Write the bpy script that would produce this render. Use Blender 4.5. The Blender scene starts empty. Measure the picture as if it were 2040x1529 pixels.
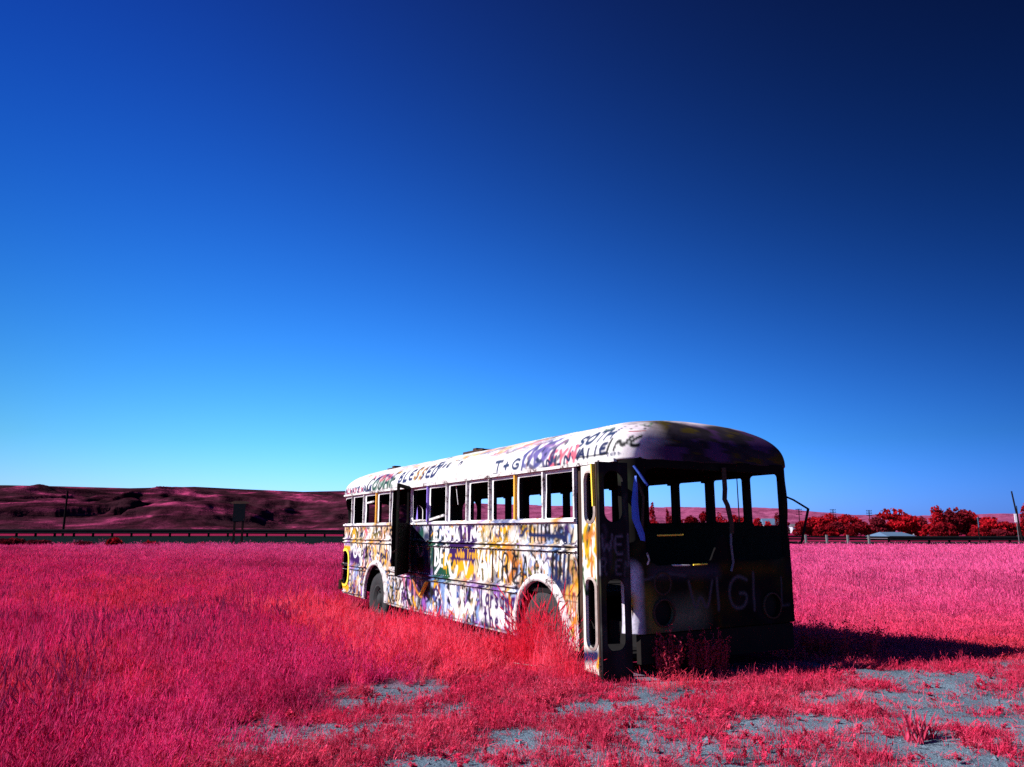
import bpy, bmesh, math, random
import numpy as np
from mathutils import Vector, Matrix, Quaternion
from mathutils.geometry import delaunay_2d_cdt

random.seed(7)
rng = np.random.default_rng(7)
sc = bpy.context.scene
C = sc.collection
PI = math.pi

# ------------------------------------------------------------------ camera, sky, sun, exposure
CAM_H = 1.65
cd = bpy.data.cameras.new('camera'); cam = bpy.data.objects.new('camera', cd); C.objects.link(cam)
cam.location = (0, 0, CAM_H); cam.rotation_euler = (math.radians(90 + 11.2), 0, 0)
cd.sensor_width = 36; cd.lens = 1480 / 2040 * 36; cd.clip_start = .05; cd.clip_end = 6000
sc.camera = cam

SUN = Vector((-1.39, -.305, 1.0)).normalized()          # towards the sun
SUN_H = Vector((SUN.x, SUN.y, 0)).normalized()
w = bpy.data.worlds.new('World'); sc.world = w; w.use_nodes = True
nt = w.node_tree; N = nt.nodes; bg = N['Background']
sky = N.new('ShaderNodeTexSky'); sky.sky_type = 'NISHITA'; sky.sun_disc = False
sky.sun_elevation = math.asin(SUN.z); sky.sun_rotation = math.atan2(SUN.x, SUN.y)
# deep blue of infrared film behind a polariser: darker with height and away from the sun
tc = N.new('ShaderNodeTexCoord'); sep = N.new('ShaderNodeSeparateXYZ'); nt.links.new(tc.outputs['Generated'], sep.inputs[0])
def wm(op, a, b=None, c=None):
    n = N.new('ShaderNodeMath'); n.operation = op
    for i, x in enumerate((a, b, c)):
        if x is None: continue
        if isinstance(x, (int, float)): n.inputs[i].default_value = x
        else: nt.links.new(x, n.inputs[i])
    return n.outputs[0]
zc = wm('MINIMUM', wm('MAXIMUM', sep.outputs[2], 0.0), 0.8)
dd = wm('ADD', wm('MULTIPLY', sep.outputs[0], SUN_H.x), wm('MULTIPLY', sep.outputs[1], SUN_H.y))
dcl = wm('MINIMUM', wm('MAXIMUM', dd, -1.0), .5)
zd = wm('MULTIPLY', zc, dcl); d2 = wm('MULTIPLY', dcl, dcl); zz = wm('MULTIPLY', zc, zc)
FIT = [[0.25, 0.818, 1.159], [-9.22, -3.416, -1.018], [6.568, -0.824, -1.867], [0.339, -0.176, -0.845], [-0.785, 1.646, 3.285], [-3.236, -2.925, -2.596]]
low = wm('MAXIMUM', wm('SUBTRACT', .11, sep.outputs[2]), 0.0)
comb = N.new('ShaderNodeCombineXYZ')
for ch in range(3):
    e = wm('ADD', wm('MULTIPLY_ADD', zc, FIT[1][ch], FIT[0][ch]), wm('MULTIPLY', zz, FIT[2][ch]))
    e = wm('ADD', e, wm('MULTIPLY', dcl, FIT[3][ch])); e = wm('ADD', e, wm('MULTIPLY', zd, FIT[4][ch])); e = wm('ADD', e, wm('MULTIPLY', d2, FIT[5][ch])); e = wm('ADD', e, wm('MULTIPLY', low, (3.0, .3, 4.5)[ch]))
    nt.links.new(wm('EXPONENT', e), comb.inputs[ch])
vm = N.new('ShaderNodeVectorMath'); vm.operation = 'MULTIPLY'
nt.links.new(sky.outputs[0], vm.inputs[0]); nt.links.new(comb.outputs[0], vm.inputs[1])
nt.links.new(vm.outputs[0], bg.inputs[0]); bg.inputs[1].default_value = 0.0505

sd = bpy.data.lights.new('sun', 'SUN'); sd.energy = 5.0; sd.angle = math.radians(.53); sd.color = (1, .965, .9)
so = bpy.data.objects.new('sun', sd); C.objects.link(so); so.rotation_euler = (-SUN).to_track_quat('-Z', 'Y').to_euler(); so.location = (-30, -6, 25)

vs = sc.view_settings; vs.view_transform = 'Standard'; vs.look = 'None'; vs.exposure = 1.0; vs.gamma = 1; vs.use_curve_mapping = False
sc.cycles.use_denoising = False
sc.cycles.max_bounces = 6; sc.cycles.diffuse_bounces = 3; sc.cycles.transparent_max_bounces = 12
sc.cycles.caustics_reflective = False; sc.cycles.caustics_refractive = False

# ------------------------------------------------------------------ helpers
def tag(o, label=None, cat=None, group=None, kind=None):
    if label: o['label'] = label
    if cat: o['category'] = cat
    if group: o['group'] = group
    if kind: o['kind'] = kind
    return o
def empty(name, loc=(0, 0, 0), rz=0, label=None, cat=None, group=None):
    o = bpy.data.objects.new(name, None); C.objects.link(o); o.location = loc; o.rotation_euler = (0, 0, rz); o.empty_display_size = .2
    return tag(o, label, cat, group)
def obj(name, mesh, parent=None, mats=()):
    o = bpy.data.objects.new(name, mesh); C.objects.link(o)
    for m in (mats if isinstance(mats, (list, tuple)) else [mats]):
        if m is not None and m.name not in [x.name for x in mesh.materials if x]: mesh.materials.append(m)
    if parent is not None: o.parent = parent
    return o
def mesh_np(name, verts, faces, smooth=False):
    me = bpy.data.meshes.new(name); me.from_pydata([tuple(v) for v in verts], [], [tuple(f) for f in faces])
    if smooth:
        me.polygons.foreach_set('use_smooth', [True] * len(me.polygons))
    me.update(); return me
class MB:
    """collects simple solids into one mesh"""
    def __init__(s): s.v = []; s.f = []; s.m = []
    def add(s, v, f, m=0):
        b = len(s.v); s.v += [tuple(x) for x in v]; s.f += [tuple(i + b for i in q) for q in f]; s.m += [m] * len(f); return s
    def box(s, a, b, m=0):
        x0, y0, z0 = a; x1, y1, z1 = b
        return s.add([(x0,y0,z0),(x1,y0,z0),(x1,y1,z0),(x0,y1,z0),(x0,y0,z1),(x1,y0,z1),(x1,y1,z1),(x0,y1,z1)],
                     [(0,3,2,1),(4,5,6,7),(0,1,5,4),(1,2,6,5),(2,3,7,6),(3,0,4,7)], m)
    def bar(s, p, q, wx, wy=None, m=0, up=None):
        p = Vector(p); q = Vector(q); d = (q - p).normalized(); wy = wy or wx
        up = Vector(up) if up else (Vector((0, 0, 1)) if abs(d.z) < .9 else Vector((1, 0, 0)))
        a = d.cross(up).normalized() * wx / 2; b = d.cross(a).normalized() * wy / 2
        v = [p-a-b, p+a-b, p+a+b, p-a+b, q-a-b, q+a-b, q+a+b, q-a+b]
        return s.add(v, [(0,1,2,3),(7,6,5,4),(0,4,5,1),(1,5,6,2),(2,6,7,3),(3,7,4,0)], m)
    def tube(s, pts, r, n=8, m=0, r1=None):
        pts = [Vector(p) for p in pts]; k = len(pts); V = []; ref = None
        for i, p in enumerate(pts):
            d = (pts[min(i+1, k-1)] - pts[max(i-1, 0)]).normalized()
            if ref is None: ref = Vector((0, 0, 1)) if abs(d.z) < .9 else Vector((1, 0, 0))
            a = d.cross(ref).normalized(); b = d.cross(a).normalized()
            rr = r if r1 is None else r + (r1 - r) * i / (k - 1)
            V += [p + (a * math.cos(t) + b * math.sin(t)) * rr for t in [j * 2 * PI / n for j in range(n)]]
        F = [(i*n+j, i*n+(j+1) % n, (i+1)*n+(j+1) % n, (i+1)*n+j) for i in range(k-1) for j in range(n)]
        F += [tuple(range(n))[::-1], tuple((k-1)*n+j for j in range(n))]
        return s.add(V, F, m)
    def lathe(s, prof, axis_o, ax, n=28, m=0, closed=False):
        """prof: list of (radius, height) about axis ax through axis_o"""
        ax = Vector(ax).normalized(); a = ax.orthogonal().normalized(); b = ax.cross(a); o = Vector(axis_o); k = len(prof)
        V = [o + ax * h + (a * math.cos(t) + b * math.sin(t)) * r for r, h in prof for t in [j * 2 * PI / n for j in range(n)]]
        R = k if closed else k - 1
        F = [(i*n+j, i*n+(j+1) % n, ((i+1) % k)*n+(j+1) % n, ((i+1) % k)*n+j) for i in range(R) for j in range(n)]
        return s.add(V, F, m)
    def build(s, name, mats, parent=None, smooth=False):
        me = mesh_np(name, s.v, s.f, smooth)
        if not isinstance(mats, (list, tuple)): mats = [mats]
        for m in mats: me.materials.append(m)
        if any(s.m): me.polygons.foreach_set('material_index', s.m)
        bm = bmesh.new(); bm.from_mesh(me); bmesh.ops.recalc_face_normals(bm, faces=bm.faces); bm.to_mesh(me); bm.free()
        o = bpy.data.objects.new(name, me); C.objects.link(o)
        if parent is not None: o.parent = parent
        return o

# ---- materials
class NT:
    def __init__(s, name):
        s.m = bpy.data.materials.new(name); s.m.use_nodes = True; s.t = s.m.node_tree; s.n = s.t.nodes
        s.b = s.n['Principled BSDF']; s.out = s.n['Material Output']
    def node(s, typ, **kw):
        n = s.n.new(typ)
        for k, v in kw.items(): setattr(n, k, v)
        return n
    def link(s, a, b): s.t.links.new(a, b)
    def math(s, op, a, b=None):
        n = s.node('ShaderNodeMath', operation=op)
        for i, x in enumerate((a, b)):
            if x is None: continue
            if isinstance(x, (int, float)): n.inputs[i].default_value = x
            else: s.link(x, n.inputs[i])
        return n.outputs[0]
    def noise(s, scale, detail=3, rough=.55, vec=None, dist=0):
        n = s.node('ShaderNodeTexNoise'); n.inputs['Scale'].default_value = scale; n.inputs['Detail'].default_value = detail
        n.inputs['Roughness'].default_value = rough; n.inputs['Distortion'].default_value = dist
        if vec is not None: s.link(vec, n.inputs['Vector'])
        return n.outputs[0]
    def ramp(s, fac, stops):
        r = s.node('ShaderNodeValToRGB'); e = r.color_ramp.elements
        while len(e) < len(stops): e.new(.5)
        for i, (p, c) in enumerate(stops): e[i].position = p; e[i].color = (*c, 1) if len(c) == 3 else c
        s.link(fac, r.inputs[0]); return r.outputs[0]
    def mix(s, f, a, b, blend='MIX'):
        m = s.node('ShaderNodeMix', data_type='RGBA', blend_type=blend)
        for i, x in ((0, f), (6, a), (7, b)):
            if isinstance(x, (int, float)): m.inputs[i].default_value = x
            elif isinstance(x, tuple): m.inputs[i].default_value = (*x, 1)
            else: s.link(x, m.inputs[i])
        return m.outputs[2]
    def coords(s, which='Object', scale=(1, 1, 1)):
        if which == 'World': v = s.node('ShaderNodeNewGeometry').outputs['Position']
        else: v = s.node('ShaderNodeTexCoord').outputs[which]
        mp = s.node('ShaderNodeMapping'); mp.inputs['Scale'].default_value = scale; s.link(v, mp.inputs[0]); return mp.outputs[0]
    def bump(s, h, strength=.3, dist=.02):
        b = s.node('ShaderNodeBump'); b.inputs['Strength'].default_value = strength; b.inputs['Distance'].default_value = dist
        s.link(h, b.inputs['Height']); s.link(b.outputs[0], s.b.inputs['Normal'])
    def col(s, c):
        if isinstance(c, tuple): s.b.inputs['Base Color'].default_value = (*c, 1)
        else: s.link(c, s.b.inputs['Base Color'])
        return s
    def set(s, rough=.7, metal=0, spec=.3):
        s.b.inputs['Roughness'].default_value = rough; s.b.inputs['Metallic'].default_value = metal
        s.b.inputs['Specular IOR Level'].default_value = spec; return s

def plain(name, c, rough=.75, var=.35, scale=6, spec=.06, metal=0):
    t = NT(name); v = t.coords('Object')
    f = t.noise(scale, 4, .6, v)
    t.col(t.mix(f, tuple(x * (1 - var) for x in c), tuple(min(1, x * (1 + var)) for x in c))).set(rough, metal, spec)
    return t.m

def m_paint(name, attr, rust=.5, spec=.12, rough=.6):
    """sprayed paint held in a colour layer, weathered and rusted through in places"""
    t = NT(name); a = t.node('ShaderNodeAttribute'); a.attribute_name = attr
    v = t.coords('Object'); vd = t.coords('Object', (1, 1, .25))
    n1 = t.noise(9, 5, .65, v); n2 = t.noise(24, 4, .6, vd); n3 = t.noise(3.2, 5, .7, v)
    c = t.mix(t.ramp(n2, [(.42, (0, 0, 0)), (.75, (.35, .35, .35))]), a.outputs[0], t.mix(1.0, a.outputs[0], (.62, .58, .6), 'MULTIPLY'))
    r = t.ramp(t.math('MULTIPLY', n1, n3), [(.36, (0, 0, 0)), (.44, (rust, rust, rust))])
    c = t.mix(r, c, (.07, .03, .018))
    t.col(c).set(rough, 0, spec); t.bump(n1, .12, .01)
    return t.m

def m_leaf(name, cols, rnd=.35, trans=.3, scale=.25, hue2=None, hl=1.0, pale=None):
    """foliage: colour patches across the field, each clump a little different, light passing through"""
    t = NT(name); p = t.coords('World')
    n = t.noise(scale, 6, .72, p)
    k = len(cols); c = t.ramp(n, [(.36 + .30 * i / (k - 1), cols[i]) for i in range(k)])
    if pale:                                                          # ripe, paler grass towards the road and the right
        sp_ = t.node('ShaderNodeSeparateXYZ'); t.link(t.node('ShaderNodeNewGeometry').outputs['Position'], sp_.inputs[0])
        f = t.math('ADD', t.math('MULTIPLY', sp_.outputs[0], .018), t.math('MULTIPLY', sp_.outputs[1], .02)); f = t.math('ADD', f, t.math('MULTIPLY', t.math('SUBTRACT', n, .5), .9))
        mr = t.node('ShaderNodeMapRange'); mr.inputs[1].default_value = .26; mr.inputs[2].default_value = .80; t.link(f, mr.inputs[0])
        c = t.mix(mr.outputs[0], c, pale)
        m2 = t.node('ShaderNodeMapRange'); m2.inputs[1].default_value = 1.5; m2.inputs[2].default_value = 4.0; t.link(sp_.outputs[0], m2.inputs[0])
        m3 = t.node('ShaderNodeMapRange'); m3.inputs[1].default_value = 20; m3.inputs[2].default_value = 10; t.link(t.math('ADD', sp_.outputs[1], t.math('MULTIPLY', n, 4)), m3.inputs[0])
        c = t.mix(t.math('MULTIPLY', m2.outputs[0], m3.outputs[0]), c, (.86, .05, .07))
    oi = t.node('ShaderNodeObjectInfo'); r = oi.outputs['Random']
    c = t.mix(t.math('MULTIPLY', r, rnd), c, hue2 or tuple(x * .25 for x in cols[0]))
    n2 = t.noise(38, 2, .5, p)
    c = t.mix(t.ramp(n2, [(.35, (0, 0, 0)), (.7, (1, 1, 1))]), c, t.mix(.3 * hl, c, (.9, .16, .32)))
    d = t.node('ShaderNodeBsdfDiffuse'); tr = t.node('ShaderNodeBsdfTranslucent'); mx = t.node('ShaderNodeMixShader'); mx.inputs[0].default_value = trans
    t.link(c, d.inputs[0]); t.link(c, tr.inputs[0]); t.link(d.outputs[0], mx.inputs[1]); t.link(tr.outputs[0], mx.inputs[2]); t.link(mx.outputs[0], t.out.inputs[0])
    return t.m

M = {}
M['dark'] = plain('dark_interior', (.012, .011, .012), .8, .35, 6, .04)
M['bare'] = plain('rusty_steel', (.045, .026, .02), .7, .5, 9)
M['black'] = plain('black_rubber', (.03, .03, .033), .85, .4, 20)
M['chass'] = plain('undercarriage', (.012, .01, .01), .9, .35, 6, .04)
t = NT('dirty_white_paint'); v = t.coords('Object'); n1 = t.noise(7, 5, .65, v); n2 = t.noise(31, 3, .6, v)
c = t.mix(t.ramp(n1, [(.44, (0, 0, 0)), (.62, (1, 1, 1))]), (.54, .52, .53), (.32, .28, .28)); c = t.mix(t.ramp(t.math('MULTIPLY', n1, n2), [(.29, (0, 0, 0)), (.36, (1, 1, 1))]), c, (.05, .03, .03))
t.col(c).set(.65, 0, .1); M['white'] = t.m
M['aged'] = plain('aged_trim', (.30, .24, .22), .7, .5, 14)
M['orange'] = plain('orange_paint', (.75, .36, .05), .5, .25, 8)
M['purple'] = plain('purple_paint', (.22, .15, .55), .5, .3, 8)
M['yellow'] = plain('yellow_paint', (.8, .55, .06), .5, .25, 8)
M['blue'] = plain('blue_paint', (.06, .12, .5), .4, .3, 8)
M['greypost'] = plain('weathered_timber', (.12, .12, .13), .85, .4, 3)
M['steel'] = plain('galvanised_rail', (.008, .008, .010), .95, .4, 2, 0)
M['poledark'] = plain('creosote_pole', (.010, .007, .008), .95, .4, 3, 0)
M['signback'] = plain('sign_back', (.006, .008, .011), .9, .3, 3, 0)
M['signwhite'] = plain('sign_face_white', (.85, .85, .85), .5, .05, 3)
M['hwhite'] = plain('house_wall_pale', (.4, .38, .45), .7, .1, 1)
M['roofblue'] = plain('house_roof_blue_grey', (.07, .115, .19), .7, .15, 2)
M['roofdark'] = plain('house_roof_dark', (.1, .08, .1), .7, .2, 2)
M['pane'] = plain('window_dark', (.02, .025, .04), .15, .2, 2, .5)
M['twig'] = plain('dry_wood', (.28, .16, .17), .8, .3, 10)

# ------------------------------------------------------------------ ground
YAW = math.radians(29.4); SY, CY = math.sin(YAW), math.cos(YAW)
BL = (1.236, 7.94)                                   # front corner of the bus, door side
def bus_tv(x, y):
    dx, dy = x - BL[0], y - BL[1]
    return -SY * dx + CY * dy, CY * dx + SY * dy      # distance behind the front, distance across
def vnoise(x, y, seed=0):
    xi = np.floor(x).astype(np.int64); yi = np.floor(y).astype(np.int64); fx = x - xi; fy = y - yi
    fx = fx * fx * (3 - 2 * fx); fy = fy * fy * (3 - 2 * fy)
    def h(a, b):
        n = (a * 374761393 + b * 668265263 + seed * 1442695041) & 0xffffffff
        n = ((n ^ (n >> 13)) * 1274126177) & 0xffffffff
        return ((n ^ (n >> 16)) & 0xffff) / 65535.0
    return (h(xi, yi) * (1 - fx) + h(xi + 1, yi) * fx) * (1 - fy) + (h(xi, yi + 1) * (1 - fx) + h(xi + 1, yi + 1) * fx) * fy
def fbm(x, y, seed=0, o=4):
    s = 0; a = .5; f = 1.0; t = 0
    for i in range(o):
        s = s + a * vnoise(x * f, y * f, seed + i * 17); t += a; a *= .5; f *= 2.03
    return s / t
def sstep(a, b, x):
    t = np.clip((x - a) / (b - a), 0, 1); return t * t * (3 - 2 * t)
def ground_z(x, y):
    x = np.asarray(x, float); y = np.asarray(y, float)
    z = .17 - .30 * sstep(7.6, 15.5, y) + .08 * sstep(22, 50, y)
    near = 1 - sstep(25, 60, np.hypot(x, y))
    z = z + near * (.10 * (fbm(x * .35, y * .35, 3) - .5) + .035 * (fbm(x * 1.6, y * 1.6, 5) - .5))
    # road bank
    crest = 1.1 - .65 * sstep(-30, 40, x)
    bank = sstep(67, 72.5, y + .02 * x) * crest
    z = z + bank
    # wheel-worn hollow where the soil lies bare
    return z
def pip(poly, x, y):
    inside = np.zeros(np.shape(x), bool); n = len(poly)
    for i in range(n):
        x0, y0 = poly[i]; x1, y1 = poly[(i + 1) % n]
        c = ((y0 > y) != (y1 > y)) & (x < (x1 - x0) * (y - y0) / (y1 - y0 + 1e-12) + x0)
        inside ^= c
    return inside
def seg_dist(poly, x, y):
    d = np.full(np.shape(x), 1e9); n = len(poly)
    for i in range(n):
        a = np.array(poly[i]); b = np.array(poly[(i + 1) % n]); ab = b - a
        t = np.clip(((x - a[0]) * ab[0] + (y - a[1]) * ab[1]) / (ab @ ab), 0, 1)
        d = np.minimum(d, np.hypot(x - a[0] - t * ab[0], y - a[1] - t * ab[1]))
    return d
BARE = [(-2.9, 2.0), (-2.3, 5.2), (-2.0, 6.2), (-1.6, 7.2), (-1.0, 8.0), (.0, 8.55), (1.0, 8.45), (1.3, 8.2), (2.2, 8.45), (3.9, 8.9), (5.4, 9.3), (7.5, 9.5), (11, 9.8), (14, 8), (13, 2)]
def bareness(x, y):
    """1 = trodden soil with only low plants, 0 = standing grass"""
    wob = 1.3 * (fbm(x * .8, y * .8, 11) - .5) + .7 * (fbm(x * 3, y * 3.6, 13) - .5)
    s = np.where(pip(BARE, x, y), 1, -1) * seg_dist(BARE, x, y) + wob
    b = sstep(-.75, .75, s)
    for cx, cy, rx, ry in ((-2.0, 9.55, .34, .2), (-3.2, 13.0, 1.3, .3), (-4.4, 12.6, .8, .2), (-1.1, 8.9, .5, .14)):
        b = np.maximum(b, 1 - sstep(.7, 1.25, np.hypot((x - cx) / rx, (y - cy) / ry) + .5 * (fbm(x * 2, y * 2, 21) - .5)))
    return b

def terrain():
    a = np.concatenate([np.arange(-16, 16.01, .16)])
    xs = np.concatenate([-np.geomspace(16.4, 3000, 60)[::-1], a, np.geomspace(16.4, 3000, 60)])
    ys = np.concatenate([-np.geomspace(1.2, 3000, 40)[::-1], np.arange(-1, 22, .16), np.geomspace(22.3, 62, 40), np.arange(63, 78, .8), np.geomspace(79, 3500, 50)])
    X, Y = np.meshgrid(xs, ys); Z = ground_z(X, Y)
    fine = 1 - sstep(12, 20, np.hypot(X, Y))
    Z = Z + fine * bareness(X, Y) * .06 * (fbm(X * 3.2, Y * 3.2, 31) - .5)
    V = np.stack([X, Y, Z], -1).reshape(-1, 3); nx = len(xs); ny = len(ys)
    i = np.arange(nx * ny).reshape(ny, nx)
    F = np.stack([i[:-1, :-1], i[:-1, 1:], i[1:, 1:], i[1:, :-1]], -1).reshape(-1, 4)
    me = mesh_np('ground', V, F, True)
    at = me.attributes.new('bare', 'FLOAT', 'POINT'); at.data.foreach_set('value', bareness(V[:, 0], V[:, 1]).astype(np.float32))
    bk = sstep(66, 68.5, V[:, 1] + .02 * V[:, 0]) * (1 - sstep(84, 90, V[:, 1]))
    at = me.attributes.new('bank', 'FLOAT', 'POINT'); at.data.foreach_set('value', bk.astype(np.float32))
    return me
t = NT('ground_soil'); p = t.coords('World')
ab = t.node('ShaderNodeAttribute'); ab.attribute_name = 'bare'; bk = t.node('ShaderNodeAttribute'); bk.attribute_name = 'bank'
n1 = t.noise(2.2, 5, .65, p); n2 = t.noise(40, 4, .7, p); n3 = t.noise(.6, 4, .6, p)
soil = t.ramp(t.math('ADD', t.math('MULTIPLY', n1, .55), t.math('MULTIPLY', n2, .45)), [(.32, (.035, .048, .066)), (.44, (.095, .132, .180)), (.56, (.14, .19, .25)), (.72, (.22, .28, .34))])
litter = t.mix(t.ramp(n2, [(.4, (0, 0, 0)), (.6, (1, 1, 1))]), (.12, .006, .025), (.26, .014, .06))
gravel = t.ramp(n2, [(.38, (.002, .004, .005)), (.56, (.007, .012, .014)), (.80, (.05, .07, .085))])
c = t.mix(ab.outputs['Fac'], litter, soil); c = t.mix(bk.outputs['Fac'], c, gravel)
t.col(c).set(1.0, 0, 0); t.bump(t.math('ADD', n2, n1), .9, .035)
M['soil'] = t.m
g = obj('ground', terrain(), None, M['soil']); g['kind'] = 'structure'

# road on the bank
t = NT('asphalt'); p = t.coords('World'); t.col(t.ramp(t.noise(30, 3, .6, p), [(.3, (.010, .012, .014)), (.7, (.02, .023, .027))])).set(1.0, 0, 0); M['asphalt'] = t.m
mb = MB(); XS = np.linspace(-160, 160, 65)
V = []; F = []
for i, x in enumerate(XS):
    yb = 75.2 - .02 * x
    for y in (yb, yb + 7.2): V.append((x, y, float(ground_z(x, y)) + .035))
for i in range(64): F.append((2*i, 2*i+2, 2*i+3, 2*i+1))
o = obj('road', mesh_np('road', V, F), None, M['asphalt']); o['kind'] = 'structure'

# ------------------------------------------------------------------ hills
def ridge(px):
    """skyline height (as picture row) measured along the horizon"""
    return np.interp(px, [-1500, -400, 0, 100, 250, 380, 480, 600, 700, 820, 941, 1150, 1400, 1560, 1700, 1850, 2000, 2400, 3600],
                     [985, 968, 967, 969, 973, 970, 975, 980, 978, 990, 1003, 1009, 1011, 1013, 1026, 1029, 1024, 1026, 1030])
def hills():
    na, nr = 1500, 160
    pa = np.linspace(-1100, 3100, na); az = np.arctan((pa - 1020) / 1509)
    rr = np.concatenate([np.linspace(165, 345, 120), np.linspace(350, 1100, 40)])
    A, R = np.meshgrid(az, rr); PA, _ = np.meshgrid(pa, rr)
    X = R * np.sin(A); Y = R * np.cos(A)
    elev = np.arctan((764.5 - ridge(PA)) / 1480 * 1.0) + math.radians(11.2)
    # skyline distance: the near bluff on the left, far uplands on the right
    far = sstep(780, 1000, PA); top = 330 * (1 - far) + 900 * far
    Hs = np.tan(elev) * top * np.cos(A)
    # profile: flat valley floor, then the slope
    foot = 175 * (1 - far) + 330 * far
    u = np.clip((R - foot) / (top - foot), 0, 1)
    prof = u ** 0.85
    Z = CAM_H + Hs * prof - (1 - prof) * 1.65
    wx = X + 25 * (fbm(X * .012, Y * .012, 39, 3) - .5)
    spur = 1 - np.abs(2 * fbm(wx * .022 + .004 * Y, Y * .006 + Z * .01, 41, 4) - 1)          # spurs running down to the valley
    gul = fbm(wx * .05, Y * .02, 43, 4); fine = 1 - np.abs(2 * fbm(wx * .09, Y * .03, 45, 4) - 1)
    amp = (1 - far) * np.clip(u * 3, 0, 1) * np.clip((1 - u) * 1.7, 0, 1) ** 1.3
    Z = Z + amp * ((spur - .74) * 15 + (gul - .55) * 10 + (fine - .65) * 4.5) + far * np.clip(u * (1.02 - u) * 4, 0, 1) * ((gul - .5) * 9)
    st = ((Z + 5 * gul + .012 * X) * .16) % 1.0                                                # eroded benches with short dark scarps
    bench = np.clip((fbm(X * .012, Y * .012, 49, 3) - .45) * 5, 0, 1)
    Z = Z + amp * bench * np.where(st < .10, st / .10, 1 - (st - .10) / .90) * 1.5
    Z = Z + (u >= 1) * -((R - top) * .03)
    Z = np.where(R <= foot, -1.5, Z)
    V = np.stack([X, Y, Z], -1).reshape(-1, 3); i = np.arange(na * len(rr)).reshape(len(rr), na)
    F = np.stack([i[:-1, :-1], i[:-1, 1:], i[1:, 1:], i[1:, :-1]], -1).reshape(-1, 4)
    me = mesh_np('hills', V, F, True)
    at = me.attributes.new('far', 'FLOAT', 'POINT'); at.data.foreach_set('value', far.reshape(-1).astype(np.float32)); return me
t = NT('hill_scrub'); p = t.coords('World', (.03, .03, .05)); p2 = t.coords('World', (.018, .01, .14))
n1 = t.noise(1.6, 6, .65, p); n2 = t.noise(14, 4, .7, p); n3 = t.noise(2.2, 6, .62, p2, 1.2)
s1 = t.ramp(n3, [(.38, (.008, .003, .005)), (.47, (.035, .007, .015)), (.55, (.085, .014, .036)), (.64, (.34, .04, .12))])
s1 = t.mix(t.ramp(n1, [(.40, (1, 1, 1)), (.54, (0, 0, 0))]), s1, (.03, .010, .016))
s1 = t.mix(t.ramp(n2, [(.42, (0, 0, 0)), (.65, (.45, .45, .45))]), s1, (.018, .005, .008))
s2 = t.ramp(t.math('ADD', t.math('MULTIPLY', n1, .5), t.math('MULTIPLY', n3, .5)), [(.36, (.10, .02, .05)), (.5, (.24, .05, .12)), (.64, (.34, .09, .19))])
s2 = t.mix(t.ramp(n2, [(.42, (0, 0, 0)), (.62, (.6, .6, .6))]), s2, (.14, .03, .07))
fa = t.node('ShaderNodeAttribute'); fa.attribute_name = 'far'
t.col(t.mix(fa.outputs['Fac'], s1, s2)).set(1.0, 0, 0); t.bump(n2, .6, 1.0)
o = obj('hills', hills(), None, t.m); o['kind'] = 'structure'

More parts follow.
